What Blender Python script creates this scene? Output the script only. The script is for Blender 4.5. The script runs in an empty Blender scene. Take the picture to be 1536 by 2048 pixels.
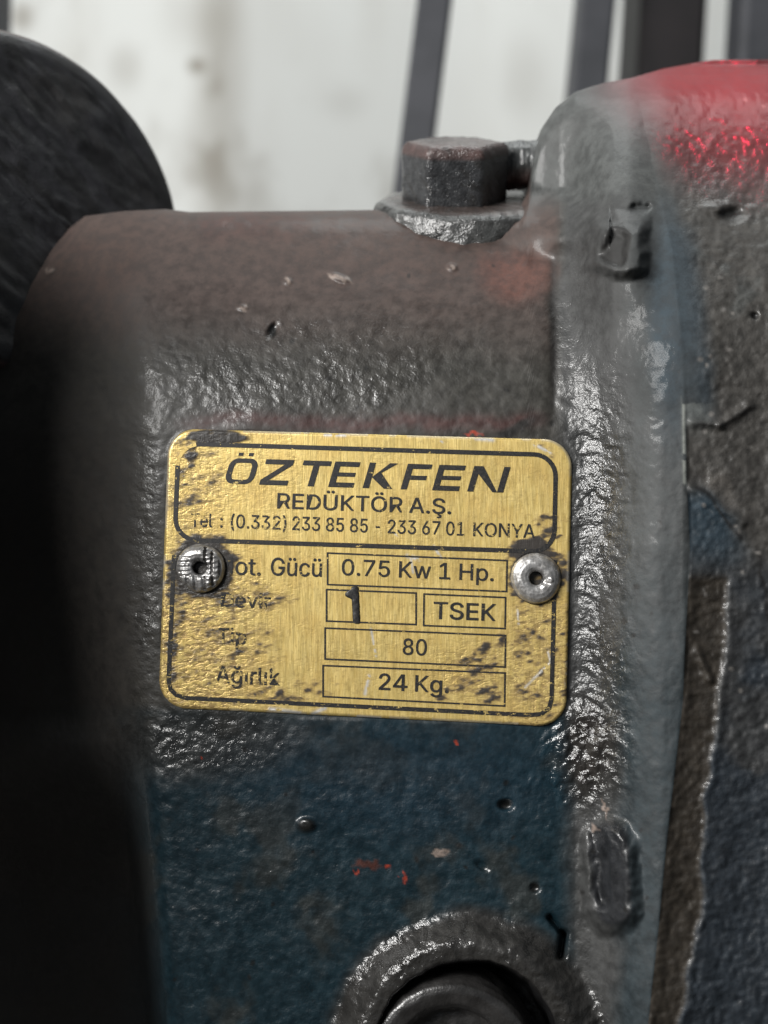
import bpy, math
import numpy as np
from mathutils import Vector, Matrix

# ------------------------------------------------------------------ camera, world, lamps
P = 0.00011            # metres per photo pixel at the plate
D = 2200.0             # camera distance in those pixels (about 24 cm)
CX, CY = 768.0, 1024.0
S = bpy.context.scene
COL = S.collection

cd = bpy.data.cameras.new('camera'); cam = bpy.data.objects.new('camera', cd); COL.objects.link(cam)
cam.location = (0, -D*P, 0); cam.rotation_euler = (math.radians(90), 0, 0)
cd.sensor_fit = 'VERTICAL'; cd.sensor_height = 24; cd.lens = 24*D/2048
cd.clip_start = 0.005; cd.clip_end = 20
cd.dof.use_dof = True; cd.dof.focus_distance = D*P*1.0; cd.dof.aperture_fstop = 5.8
S.camera = cam
S.view_settings.view_transform = 'Standard'; S.view_settings.look = 'None'
S.view_settings.exposure = 0.0; S.view_settings.gamma = 1.0
w = bpy.data.worlds.new('World'); S.world = w; w.use_nodes = True
w.node_tree.nodes['Background'].inputs[0].default_value = (0.86, 0.93, 1.0, 1)
w.node_tree.nodes['Background'].inputs[1].default_value = 0.125

def aim(o, target):
    d = Vector(target) - o.location
    o.rotation_euler = d.to_track_quat('-Z', 'Y').to_euler()

def area(name, loc, target, size, power, col=(1, 1, 1), size_y=None):
    l = bpy.data.lights.new(name, 'AREA'); l.energy = power; l.color = col
    l.shape = 'RECTANGLE'; l.size = size; l.size_y = size_y or size
    o = bpy.data.objects.new(name, l); COL.objects.link(o); o.location = loc; aim(o, target)
    return o
# window-like key from the upper left in front of the machine
area('window_light', (-0.62, -0.52, 0.36), (0, 0, 0), 0.46, 16.5, (1.0, 0.985, 0.96), 0.26)
# soft lamp added above and behind the machine to brighten the wall
area('wall_fill_light', (0.1, 0.25, 0.95), (0.0, 0.75, 0.0), 0.5, 5.0, (0.97, 1.0, 0.99))
# red signal lamp of the machine next to it
rl = bpy.data.lights.new('red_signal_light', 'SPOT'); rl.energy = 8.0; rl.color = (1, 0.02, 0.07)
rl.spot_size = math.radians(16); rl.spot_blend = 1.0; rl.shadow_soft_size = 0.006
ro = bpy.data.objects.new('red_signal_light', rl); COL.objects.link(ro)
ro.location = (0.10, -0.02, 0.35); aim(ro, (0.086, 0.035, 0.102))

# ------------------------------------------------------------------ helpers
A_, B_, C_ = -0.080, -0.040, 0.0
def face_depth(px, py):
    g = A_*(px-740) + B_*(py-1160)
    return (g + C_) / (1 - g/D)

def W(px, py, d):
    px = np.asarray(px, float); py = np.asarray(py, float); d = np.asarray(d, float)
    f = (D + d)/D
    return np.stack([(px-CX)*f*P, d*P + 0*px, -(py-CY)*f*P], -1)

def smooth(a, b, x):
    t = np.clip((x-a)/(b-a), 0, 1); return t*t*(3-2*t)

_tabs = {}
def vn(x, y, sx, sy=None, seed=0, rot=0.0):
    """value noise 0..1, feature size sx, sy in pixels"""
    sy = sy or sx
    if rot:
        c, s = math.cos(rot), math.sin(rot); x, y = x*c + y*s, -x*s + y*c
    if seed not in _tabs: _tabs[seed] = np.random.RandomState(seed+11).rand(256, 256)
    T = _tabs[seed]
    u = x/sx + 97.3*(seed+1); v = y/sy + 41.7*(seed+1)
    iu = np.floor(u).astype(int); iv = np.floor(v).astype(int); fu = u-iu; fv = v-iv
    fu = fu*fu*(3-2*fu); fv = fv*fv*(3-2*fv)
    a = T[iu % 256, iv % 256]; b = T[(iu+1) % 256, iv % 256]
    c = T[iu % 256, (iv+1) % 256]; d = T[(iu+1) % 256, (iv+1) % 256]
    return (a*(1-fu)+b*fu)*(1-fv) + (c*(1-fu)+d*fu)*fv

def fbm(x, y, s, oct=4, seed=0, rot=0.0, asp=1.0):
    t = 0; a = 1; n = 0
    for k in range(oct):
        t = t + a*vn(x, y, s*asp/2**k, s/2**k, seed+k*7, rot+0.5*k*(asp == 1.0)); n += a; a *= 0.55
    return t/n

def segd(x, y, x0, y0, x1, y1):
    dx, dy = x1-x0, y1-y0; t = np.clip(((x-x0)*dx+(y-y0)*dy)/(dx*dx+dy*dy+1e-9), 0, 1)
    return np.hypot(x-x0-t*dx, y-y0-t*dy)

def blob(x, y, cx, cy, rx, ry=None, soft=0.5, ang=0.0):
    ry = ry or rx
    c, s = math.cos(ang), math.sin(ang); u = (x-cx)*c+(y-cy)*s; v = -(x-cx)*s+(y-cy)*c
    r = np.sqrt((u/rx)**2 + (v/ry)**2)
    return 1 - smooth(1-soft, 1+soft, r)

def rrect(x, y, cx, cy, hx, hy, r, ang=0.0):
    c, s = math.cos(ang), math.sin(ang); u = np.abs((x-cx)*c+(y-cy)*s)-hx+r; v = np.abs(-(x-cx)*s+(y-cy)*c)-hy+r
    return np.hypot(np.maximum(u, 0), np.maximum(v, 0)) + np.minimum(np.maximum(u, v), 0) - r

def mk(name, verts, faces, mat, parent=None, smooth_=True, attrs=None, origin=None):
    me = bpy.data.meshes.new(name)
    v = np.asarray(verts, float).reshape(-1, 3)
    o = bpy.data.objects.new(name, me)
    off = Vector((0, 0, 0))
    if parent is not None: off = PLOC.get(parent.name, Vector((0, 0, 0)))
    elif origin is not None: off = Vector(origin)
    v = v - np.array(off)
    if isinstance(faces, np.ndarray):
        nf, k = faces.shape
        me.vertices.add(len(v)); me.vertices.foreach_set('co', v.astype(np.float32).ravel())
        me.loops.add(nf*k); me.loops.foreach_set('vertex_index', faces.astype(np.int32).ravel())
        me.polygons.add(nf); me.polygons.foreach_set('loop_start', (np.arange(nf)*k).astype(np.int32))
        me.update(calc_edges=True)
    else:
        me.from_pydata([tuple(q) for q in v], [], faces)
    me.validate()
    if smooth_: me.polygons.foreach_set('use_smooth', np.ones(len(me.polygons), bool))
    if attrs:
        for k, a in attrs.items():
            a = np.asarray(a, float)
            if a.ndim == 1 or a.shape[-1] == 1:
                t = me.attributes.new(k, 'FLOAT', 'POINT'); t.data.foreach_set('value', a.astype(np.float32).ravel())
            else:
                t = me.attributes.new(k, 'FLOAT_COLOR', 'POINT')
                c4 = np.concatenate([a.reshape(-1, 3), np.ones((len(v), 1))], 1)
                t.data.foreach_set('color', c4.astype(np.float32).ravel())
    me.materials.append(mat); COL.objects.link(o)
    if parent is not None: o.parent = parent
    elif origin is not None: o.location = off
    PLOC[o.name] = off
    me.update()
    return o
PLOC = {}

def empty(name, loc):
    o = bpy.data.objects.new(name, None); COL.objects.link(o); o.location = loc; o.empty_display_size = 0.01
    PLOC[o.name] = Vector(loc); return o

def tag(o, label=None, cat=None, group=None, kind=None):
    for k, v in (('label', label), ('category', cat), ('group', group), ('kind', kind)):
        if v: o[k] = v
    return o

def gridfaces(nr, nc):
    i = np.arange(nr*nc).reshape(nr, nc)
    return np.stack([i[:-1, :-1].ravel(), i[1:, :-1].ravel(), i[1:, 1:].ravel(), i[:-1, 1:].ravel()], 1)

def with_skirt(V, nr, nc, back):
    """V (nr,nc,3) -> verts and faces with the rim pulled straight back and closed"""
    vs = V.reshape(-1, 3); F = gridfaces(nr, nc)
    i = np.arange(nr*nc).reshape(nr, nc)
    loop = np.concatenate([i[0, :], i[1:, -1], i[-1, -2::-1], i[-2:0:-1, 0]])
    n0 = len(vs); L = len(loop); ex = []; Fs = []
    prev = loop
    for b in back:
        q = vs[loop].copy(); q[:, 1] += b*P
        ids = n0 + len(ex)*L + np.arange(L); ex.append(q)
        Fs.append(np.stack([prev, np.roll(prev, -1), np.roll(ids, -1), ids], 1)); prev = ids
    v = np.concatenate([vs]+ex, 0); F = np.concatenate([F]+Fs, 0)
    return v, F, np.concatenate([np.arange(n0)]+[loop]*len(back))

# ------------------------------------------------------------------ materials
def newmat(name):
    m = bpy.data.materials.new(name); m.use_nodes = True; nt = m.node_tree
    return m, nt, nt.nodes['Principled BSDF']

def N(nt, t, **kw):
    n = nt.nodes.new(t)
    for k, v in kw.items():
        if k.startswith('i_'):
            key = k[2:]; n.inputs[int(key) if key.isdigit() else key].default_value = v
        else: setattr(n, k, v)
    return n

def noise(nt, size_px, detail=4, rough=0.55, scl=(1, 1, 1), vec=None, dist=0.0):
    tc = N(nt, 'ShaderNodeTexCoord'); mp = N(nt, 'ShaderNodeMapping'); mp.inputs['Scale'].default_value = scl
    nt.links.new(vec or tc.outputs['Object'], mp.inputs['Vector'])
    n = N(nt, 'ShaderNodeTexNoise'); n.inputs['Scale'].default_value = 1/(size_px*P)
    n.inputs['Detail'].default_value = detail; n.inputs['Roughness'].default_value = rough
    n.inputs['Distortion'].default_value = dist
    nt.links.new(mp.outputs[0], n.inputs['Vector']); return n.outputs['Fac']

def mth(nt, op, a, b=None, clamp=False):
    n = N(nt, 'ShaderNodeMath', operation=op, use_clamp=clamp)
    for i, v in enumerate((a, b)):
        if v is None: continue
        if isinstance(v, (int, float)): n.inputs[i].default_value = v
        else: nt.links.new(v, n.inputs[i])
    return n.outputs[0]

def ramp(nt, f, a, b, lo=0.0, hi=1.0):
    n = N(nt, 'ShaderNodeMapRange', interpolation_type='SMOOTHSTEP')
    for k, v in zip(('From Min', 'From Max', 'To Min', 'To Max'), (a, b, lo, hi)): n.inputs[k].default_value = v
    nt.links.new(f, n.inputs['Value']); return n.outputs['Result']

def mixc(nt, f, a, b, mode='MIX'):
    n = N(nt, 'ShaderNodeMix', data_type='RGBA', blend_type=mode)
    if isinstance(f, (int, float)): n.inputs['Factor'].default_value = f
    else: nt.links.new(f, n.inputs['Factor'])
    for s, v in ((6, a), (7, b)):
        if isinstance(v, tuple): n.inputs[s].default_value = (*v, 1)
        else: nt.links.new(v, n.inputs[s])
    return n.outputs['Result']

def attr(nt, name): return N(nt, 'ShaderNodeAttribute', attribute_name=name)

def cast_material(name, attribs=True, color=(0.06, 0.06, 0.06), rough=0.5, bump=1.0, grit=1.0, spec=0.5):
    """oily, chalky-painted cast iron; colour and grime come from the part's own attributes"""
    m, nt, b = newmat(name)
    n1 = noise(nt, 26, 5, 0.62); n2 = noise(nt, 4.6, 2, 0.55)
    if attribs:
        col = attr(nt, 'paint').outputs['Color']; gr = attr(nt, 'grit').outputs['Fac']
        rg = attr(nt, 'dull').outputs['Fac']
    else:
        rgb = N(nt, 'ShaderNodeRGB'); rgb.outputs[0].default_value = (*color, 1); col = rgb.outputs[0]
        gv = N(nt, 'ShaderNodeValue'); gv.outputs[0].default_value = grit; gr = gv.outputs[0]
        rv = N(nt, 'ShaderNodeValue'); rv.outputs[0].default_value = rough; rg = rv.outputs[0]
    k = ramp(nt, n1, 0.3, 0.72, 0.34, 0.64)
    sc = N(nt, 'ShaderNodeVectorMath', operation='SCALE'); nt.links.new(col, sc.inputs[0]); nt.links.new(k, sc.inputs['Scale'])
    dark = ramp(nt, n2, 0.30, 0.44, 0.55, 0.0)
    c2 = mixc(nt, mth(nt, 'MULTIPLY', dark, 0.45), sc.outputs[0], (0.012, 0.011, 0.01))
    nt.links.new(c2, b.inputs['Base Color'])
    r = mth(nt, 'ADD', rg, mth(nt, 'MULTIPLY', mth(nt, 'SUBTRACT', n1, 0.5), 0.45), True)
    r2 = mth(nt, 'MAXIMUM', r, 0.16)
    nt.links.new(r2, b.inputs['Roughness'])
    b.inputs['Specular IOR Level'].default_value = spec
    b.inputs['Coat Roughness'].default_value = 0.13
    nt.links.new(mth(nt, 'MULTIPLY', gr, 0.75, True), b.inputs['Coat Weight'])
    hb = mth(nt, 'ADD', mth(nt, 'MULTIPLY', n2, mth(nt, 'MULTIPLY', gr, 2.2)), mth(nt, 'MULTIPLY', n1, 0.45))
    bp = N(nt, 'ShaderNodeBump'); bp.inputs['Strength'].default_value = 1.0*bump
    bp.inputs['Distance'].default_value = 1.1*P
    nt.links.new(hb, bp.inputs['Height']); nt.links.new(bp.outputs[0], b.inputs['Normal']); nt.links.new(bp.outputs[0], b.inputs['Coat Normal'])
    return m

M_body = cast_material('greasy_cast_paint')
M_steel = cast_material('grimy_bolt_steel', False, (0.13, 0.135, 0.14), 0.42, 1.3, 1.6, 0.7)
M_plugm = cast_material('black_oily_plug', False, (0.045, 0.043, 0.042), 0.36, 0.7, 0.5, 0.6)

def brass_nodes(nt, b):
    br = noise(nt, 2.6, 3, 0.6, (1, 1, 0.06)); br2 = noise(nt, 7, 3, 0.6, (1, 1, 0.12)); big = noise(nt, 60, 4, 0.6)
    mot = noise(nt, 9, 4, 0.65)
    c = mixc(nt, ramp(nt, br, 0.3, 0.7), (0.64, 0.47, 0.15), (0.84, 0.65, 0.255))
    c = mixc(nt, ramp(nt, big, 0.38, 0.68, 0.0, 0.5), c, (0.62, 0.42, 0.13))
    c = mixc(nt, ramp(nt, mot, 0.52, 0.66, 0.0, 0.28), c, (0.30, 0.20, 0.075))
    rr = mth(nt, 'ADD', ramp(nt, br2, 0.3, 0.7, 0.34, 0.50), 0.0)
    hgt = mth(nt, 'ADD', br, mth(nt, 'MULTIPLY', mot, 0.5))
    return c, rr, hgt

M_brass, nt, b = newmat('brushed_brass_sheet')
c, rr, hgt = brass_nodes(nt, b)
dirt = attr(nt, 'dirt').outputs['Fac']; scr = attr(nt, 'scratch').outputs['Fac']
fine = noise(nt, 4.5, 3, 0.6, (0.6, 1, 1.5))
dd = ramp(nt, mth(nt, 'ADD', dirt, mth(nt, 'MULTIPLY', mth(nt, 'SUBTRACT', fine, 0.5), 0.55)), 0.28, 0.86)
dcol = mixc(nt, ramp(nt, dirt, 0.55, 1.0), (0.27, 0.185, 0.070), (0.040, 0.035, 0.031))
ck = attr(nt, 'crinkle').outputs['Fac']
cn = noise(nt, 8, 3, 0.6, (0.55, 1, 1.25), dist=0.6)
cf = mth(nt, 'MULTIPLY', ck, ramp(nt, cn, 0.42, 0.62))
c = mixc(nt, cf, c, (0.30, 0.20, 0.085))
hgt = mth(nt, 'SUBTRACT', hgt, mth(nt, 'MULTIPLY', cf, 2.2))
c = mixc(nt, dd, c, dcol)
c = mixc(nt, scr, c, (0.62, 0.60, 0.56))
nt.links.new(c, b.inputs['Base Color'])
nt.links.new(mth(nt, 'MULTIPLY', mth(nt, 'SUBTRACT', 1.0, dd), 0.55), b.inputs['Metallic'])
nt.links.new(mth(nt, 'ADD', rr, mth(nt, 'MULTIPLY', dd, -0.05)), b.inputs['Roughness'])
bp = N(nt, 'ShaderNodeBump'); bp.inputs['Strength'].default_value = 0.35; bp.inputs['Distance'].default_value = 1.0*P
nt.links.new(mth(nt, 'ADD', hgt, mth(nt, 'MULTIPLY', dd, 0.55)), bp.inputs['Height']); nt.links.new(bp.outputs[0], b.inputs['Normal'])

M_ink, nt, b = newmat('black_print')
c, rr, hgt = brass_nodes(nt, b)
wear = N(nt, 'ShaderNodeAttribute', attribute_name='wear', attribute_type='OBJECT').outputs['Fac']
wn = noise(nt, 10, 4, 0.7, (0.55, 1, 1.2)); wf = noise(nt, 3, 2, 0.5)
wsum = mth(nt, 'ADD', wn, mth(nt, 'MULTIPLY', wf, 0.25))
wm = mth(nt, 'SUBTRACT', mth(nt, 'ADD', wsum, wear), 0.80)
wm = ramp(nt, wm, 0.0, 0.08)
ink = mixc(nt, ramp(nt, wf, 0.4, 0.6), (0.010, 0.010, 0.011), (0.028, 0.026, 0.024))
nt.links.new(mixc(nt, wm, ink, c), b.inputs['Base Color'])
nt.links.new(mth(nt, 'MULTIPLY', wm, 0.55), b.inputs['Metallic']); b.inputs['Roughness'].default_value = 0.42

M_alu, nt, b = newmat('dull_aluminium_rivet')
n1 = noise(nt, 12, 4, 0.6); n2 = noise(nt, 4, 3)
gk = attr(nt, 'dirt').outputs['Fac']
c = mixc(nt, ramp(nt, n1, 0.35, 0.7), (0.34, 0.33, 0.32), (0.62, 0.61, 0.60))
c = mixc(nt, ramp(nt, mth(nt, 'ADD', gk, mth(nt, 'MULTIPLY', n2, 0.4)), 0.45, 0.85), c, (0.035, 0.032, 0.03))
nt.links.new(c, b.inputs['Base Color']); b.inputs['Metallic'].default_value = 0.75
nt.links.new(ramp(nt, n2, 0.3, 0.7, 0.30, 0.5), b.inputs['Roughness'])
bp = N(nt, 'ShaderNodeBump'); bp.inputs['Strength'].default_value = 0.5; bp.inputs['Distance'].default_value = 1.5*P
nt.links.new(n1, bp.inputs['Height']); nt.links.new(bp.outputs[0], b.inputs['Normal'])

def plain(name, c1, c2, size, rough=0.6, metal=0.0, bump=0.3, scl=(1, 1, 1)):
    m, nt, b = newmat(name)
    n = noise(nt, size, 5, 0.6, scl); nt.links.new(mixc(nt, ramp(nt, n, 0.35, 0.68), c1, c2), b.inputs['Base Color'])
    b.inputs['Roughness'].default_value = rough; b.inputs['Metallic'].default_value = metal
    bp = N(nt, 'ShaderNodeBump'); bp.inputs['Strength'].default_value = bump; bp.inputs['Distance'].default_value = 4*P
    nt.links.new(n, bp.inputs['Height']); nt.links.new(bp.outputs[0], b.inputs['Normal'])
    return m
M_post = plain('blue_grey_painted_steel', (0.036, 0.038, 0.044), (0.050, 0.052, 0.060), 200)
M_dark = plain('near_black_steel', (0.006, 0.004, 0.005), (0.010, 0.007, 0.008), 200)
M_white = plain('white_painted_pipe', (0.50, 0.50, 0.49), (0.62, 0.62, 0.60), 150)
M_base = plain('dark_oily_floor', (0.010, 0.009, 0.008), (0.022, 0.018, 0.015), 300)

M_wall, nt, b = newmat('stained_white_plaster')
st = noise(nt, 620, 3, 0.5, (1, 1, 0.28), dist=0.4); sp = noise(nt, 210, 4, 0.6); big = noise(nt, 1500, 2, 0.5)
c = mixc(nt, ramp(nt, st, 0.45, 0.75, 0, 0.25), (0.66, 0.67, 0.65), (0.44, 0.42, 0.38))
c = mixc(nt, attr(nt, 'stain').outputs['Fac'], c, (0.27, 0.25, 0.215))
c = mixc(nt, ramp(nt, sp, 0.60, 0.78, 0, 0.15), c, (0.34, 0.32, 0.29))
nt.links.new(c, b.inputs['Base Color']); b.inputs['Roughness'].default_value = 0.85

# ------------------------------------------------------------------ setting: wall, floor
def box(name, x0, x1, y0, y1, d0, d1, mat, parent=None, lean=0.0, origin=None, bev=0.0):
    """box spanning photo-pixel extents at the depth of its front face; lean = sideways shift per pixel of height"""
    f = (D+d0)/D
    X0, X1 = (x0-CX)*f*P, (x1-CX)*f*P; Z0, Z1 = -(y1-CY)*f*P, -(y0-CY)*f*P
    V = []
    for z in (Z0, Z1):
        s = lean*(z-Z1)
        for x, d in ((X0, d0), (X1, d0), (X1, d1), (X0, d1)): V.append((x+s, d*P, z))
    F = [(3, 2, 1, 0), (4, 5, 6, 7), (0, 1, 5, 4), (1, 2, 6, 5), (2, 3, 7, 6), (3, 0, 4, 7)]
    o = mk(name, V, F, mat, parent, False, origin=origin)
    if bev:
        md = o.modifiers.new('b', 'BEVEL'); md.width = bev*P; md.segments = 3
    return o
DW = 6000.0
WZ = -1.0
fw = (D+DW)/D
gx = np.concatenate([np.linspace(-7000, -200, 20)[:-1], np.linspace(-200, 1740, 240), np.linspace(1740, 7000, 20)[1:]])
gy = np.concatenate([np.linspace(-3000, -150, 14)[:-1], np.linspace(-150, 700, 110), np.linspace(700, 3500, 14)[1:]])
GX, GY = np.meshgrid(gx, gy)
stn = 0.55*blob(GX, GY, 440, 190, 46, 330, 0.8, 0.04) + 0.75*blob(GX, GY, 392, 132, 14, 14, 0.8) + 0.75*blob(GX, GY, 44, 34, 20, 26, 0.8) + 0.35*blob(GX, GY, 250, 135, 30, 40, 0.8)
stn = stn + 0.30*blob(GX, GY, 395, 30, 60, 60, .9) + 0.25*blob(GX, GY, 1050, 160, 40, 70, .9) + 0.40*smooth(0.50, 0.8, fbm(GX, GY, 150, 4, 300, 0, 0.6)) + 0.2*blob(GX, GY, 690, 205, 40, 30, .9)
verts, F, src = with_skirt(W(GX, GY, DW + 0*GX), *GX.shape, back=[700])
# floor level is below the frame; the sheet runs past it
tag(mk('workshop_wall', verts, F, M_wall, None, False, dict(stain=np.clip(stn, 0, 1).ravel()[src]), origin=(0, DW*P, -0.42)), kind='structure')
fz = -0.42
fv = [(-2.2, -1.2, fz), (2.2, -1.2, fz), (2.2, DW*P, fz), (-2.2, DW*P, fz)]
tag(mk('floor', fv, [(0, 1, 2, 3)], M_base, None, False), kind='structure')

def post(name, xt0, xt1, dd, lean, mat, label, cat, group=None, thick=260):
    """upright that stands on the floor and runs up past the frame; extents given at the picture's top edge"""
    f = (D+dd)/D
    X0, X1 = (xt0-CX)*f*P, (xt1-CX)*f*P; zt = CY*f*P
    z1 = 1.1; s = lambda z: lean*(z-zt)
    t = thick*P; g = 0.10*(X1-X0)
    prof = [(X0, dd*P+g), (X0+g, dd*P), (X1-g, dd*P), (X1, dd*P+g), (X1, dd*P+t), (X0, dd*P+t)]
    V = [(x+s(z), y, z) for z in (fz, z1) for x, y in prof]
    n = len(prof)
    F = [tuple(range(n))[::-1], tuple(range(n, 2*n))] + [(i, (i+1) % n, n+(i+1) % n, n+i) for i in range(n)]
    o = mk(name, V, F, mat, None, False, origin=((X0+X1)/2+s(fz), dd*P, fz))
    return tag(o, label, cat, group)
L = 0.125
post('steel_post', 834, 905, 2600, L, M_post, 'slim blue-grey steel post rising behind the hex plug, standing alone against the white wall', 'post', 'steel posts against the wall')
post('steel_post', 1163, 1234, 2900, 0.10, M_post, 'blue-grey steel post just above the grey shoulder, next to the slim white pipe', 'post', 'steel posts against the wall')
post('steel_post', 1488, 1600, 2900, 0.06, M_post, 'blue-grey steel post cut by the right edge of the picture', 'post', 'steel posts against the wall')
post('steel_post', -110, -16, 2900, 0.03, M_post, 'blue-grey steel post barely showing at the left edge above the black flange', 'post', 'steel posts against the wall')
post('dark_column', 1284, 1418, 3100, 0.06, M_dark, 'wide near-black steel column above the red-lit cover', 'column', None, 500)

# ------------------------------------------------------------------ the gearbox
gb = empty('gearbox', W(760, 2100, 400))
tag(gb, 'greasy blue-grey cast iron gearbox housing carrying the brass nameplate', 'gearbox')

def axis(segs):
    out = []
    for a, b_, st in segs: out.append(np.arange(a, b_, st, dtype=float))
    out.append(np.array([segs[-1][1]], float)); return np.concatenate(out)

seam_y = np.array([-50, 100, 300, 500, 700, 800, 960, 1100, 1400, 1500, 1700, 1850, 2050, 2400.])
seam_x = np.array([1255, 1256, 1300, 1345, 1366, 1372, 1374, 1380, 1366, 1355, 1332, 1318, 1296, 1270.])
def seam(y): return np.interp(y, seam_y, seam_x)

def cyl_roll(y):      # the output side is a drum lying along X: its top rolls away from the camera
    R = 640.0; t = np.clip(760-y, 0, R*0.985); return R - np.sqrt(R*R-t*t)

def flange_h(x, y):   # rise of the output flange toward the camera, right of the plate
    x = x + 10*(vn(x, y, 140, 140, 3)-0.5)
    t = np.clip((x-1140+30*smooth(900, 700, y))/(190+60*smooth(900, 700, y)), 0, 1)
    h = 118*(t*t*(3-2*t))*0.72 + 118*0.28*np.clip((x-1200)/170, 0, 1)
    return h

tpx = np.array([-500, -100, 0, 50, 100, 140, 170, 250, 330, 380, 745, 1040, 1056, 1066, 1082, 1112, 1150, 1200, 1250, 1320, 1420, 1900.])
tpy = np.array([1100, 800, 640, 570, 500, 455, 432, 422, 418, 424, 420, 416, 380, 318, 258, 214, 184, 167, 156, 137, 120, 118.])
def topA(x): return np.interp(x, tpx, tpy)

def boss2(x, y):      # bottom bore boss
    return np.hypot(x-935, (y-2112)*0.985)

def depthA(x, y, fine=True):
    d = face_depth(x, y)
    wl = 1 - smooth(1125, 1230, x)                    # 1 on the worm side, 0 on the drum
    t = np.clip((865-y)/445, 0, 1.1)
    slope = 30*t + 210*t**2.0
    d = d + wl*slope + (1-wl)*cyl_roll(y)*0.92
    # the left neck falls away behind the flat pad
    xl = 318 - 60*smooth(850, 500, y) + 0.05*(y-1400)*(y > 1400)
    xl = xl + 14*(vn(y, y*0, 120, 120, 5)-0.5)
    u = np.clip((xl-x)/420, 0, 1.6)
    neck = 40*smooth(-20, 190, xl-x) + 190*u**1.6
    d = d + neck*(1+0*y)
    # lower left: the pad ends in an edge, beyond it nothing but the gap to the base
    xe = 292 + (y-1650)*0.095
    k = smooth(1300, 1640, y)
    d = d + 520*smooth(20, -330, x-xe)*smooth(950, 1700, y) + 500*smooth(6, -40, x-xe)*smooth(1480, 1800, y) + 22*k*np.clip(1-(x-xe)/34, 0, 1)**2*smooth(-60, 0, x-xe)
    # drum side
    d = d - flange_h(x, y)*(1-0.35*smooth(700, 300, y))
    # corner groove between pad and fillet
    g = np.exp(-((x-1108-6*(vn(y, y*0, 60, 60, 8)-.5))/13)**2)*smooth(470, 540, y)*smooth(860, 800, y)
    d = d + 5*g
    # rim of every outline rolls over
    dt = y-topA(x); r = 46.0
    q = np.clip(1-dt/r, 0, 1); d = d + r*1.1*(1-np.sqrt(np.clip(1-q*q, 0.0, 1)))
    d = d - 40*blob(x, y, 1120, 455, 90, 40, 0.7, 0.0)*(x < 1220)
    # shoulder lobe beside the hex plug
    lob = blob(x, y, 1250, 360, 200, 240, 0.35)
    d = d - 70*lob*smooth(1060, 1140, x)*(1-smooth(1250, 1330, x))*0.6
    ds = seam(y)-x; q = np.clip(1-ds/14, 0, 1); d = d + 2*smooth(620, 900, y)*(1-np.sqrt(np.clip(1-q*q, 0, 1)))
    # bore boss at the bottom
    r2 = boss2(x, y) + 22*(fbm(x, y, 60, 3, 21)-0.5)
    d = d - 52*smooth(285, 215, r2)
    d = d + 170*smooth(192, 176, r2)
    # slit beside the bore
    d = d + 26*np.exp(-(segd(x, y, 1100, 1835, 1128, 1868)/5.5)**2) + 34*np.exp(-(segd(x, y, 1128, 1868, 1122, 1910)/7)**2)
    ox, oy = x, y
    x = x + 20*(fbm(ox, oy, 42, 3, 23)-0.5); y = y + 22*(fbm(ox, oy, 42, 3, 24)-0.5)
    # upper lug with its hollow
    s = rrect(x, y, 1238, 480, 56, 72, 22, 0.12)
    d = d - 34*smooth(10, -18, s)*smooth(415, 470, y)
    s2 = rrect(x, y, 1232, 492, 27, 40, 22, 0.2)
    d = d + 18*smooth(5, -14, s2)
    d = d + 16*np.exp(-(segd(x, y, 1268, 412, 1292, 408)/7)**2)
    # lower lug: tall rounded bar with a slot
    s = rrect(x, y, 1222, 1752, 52, 112, 52, -0.07)
    d = d - 36*smooth(14, -24, s)
    s2 = rrect(x, y, 1196, 1735, 15, 80, 14, -0.10)
    d = d + 24*smooth(8, -14, s2)
    x, y = ox, oy
    # lump of grease at the plate's lower right corner
    gm = blob(x, y, 1165, 1500, 55, 90, 0.6)
    # pits and bumps
    d = d - 9*blob(x, y, 612, 1650, 17, 13, 0.5) + 12*blob(x, y, 1012, 1610, 14, 10, 0.5)
    d = d + 10*blob(x, y, 545, 662, 8, 16, 0.6, 0.5) + 8*blob(x, y, 965, 1732, 14, 8, 0.6, 0.5)
    d = d + 9*blob(x, y, 1070, 1775, 9, 9, 0.6) + 7*blob(x, y, 598, 1402, 9, 6, 0.6)
    d = d - 8*blob(x, y, 680, 556, 18, 6, 0.6, 0.35) - 5*blob(x, y, 484, 615, 9, 5) - 5*blob(x, y, 575, 563, 8, 6)
    d = d - 6*blob(x, y, 905, 535, 9, 7) - 6*blob(x, y, 100, 541, 8, 6)
    if fine:
        plate = smooth(4, -4, rrect(x, y, 735, 1155, 408, 284, 50, 0.03))
        amp = 1 - 0.93*plate
        d = d + amp*9*(fbm(x, y, 150, 3, 31)-0.5)
        gl = grit(x, y)
        n1 = fbm(x, y, 17, 3, 33); n2 = vn(x, y, 8, 8, 36)
        ridge = np.abs(fbm(x, y, 26, 3, 39, 0.5, 1.6)-0.5)*2
        d = d - amp*(gl*(3.6*(n1-0.5) + 3.4*(n2-0.5)) + 1.5*(n1-0.5))
        d = d - gm*(20*(fbm(x, y, 24, 3, 40)-0.25)) 
        d = d + amp*3.0*ridge*gl
    return d

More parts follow.
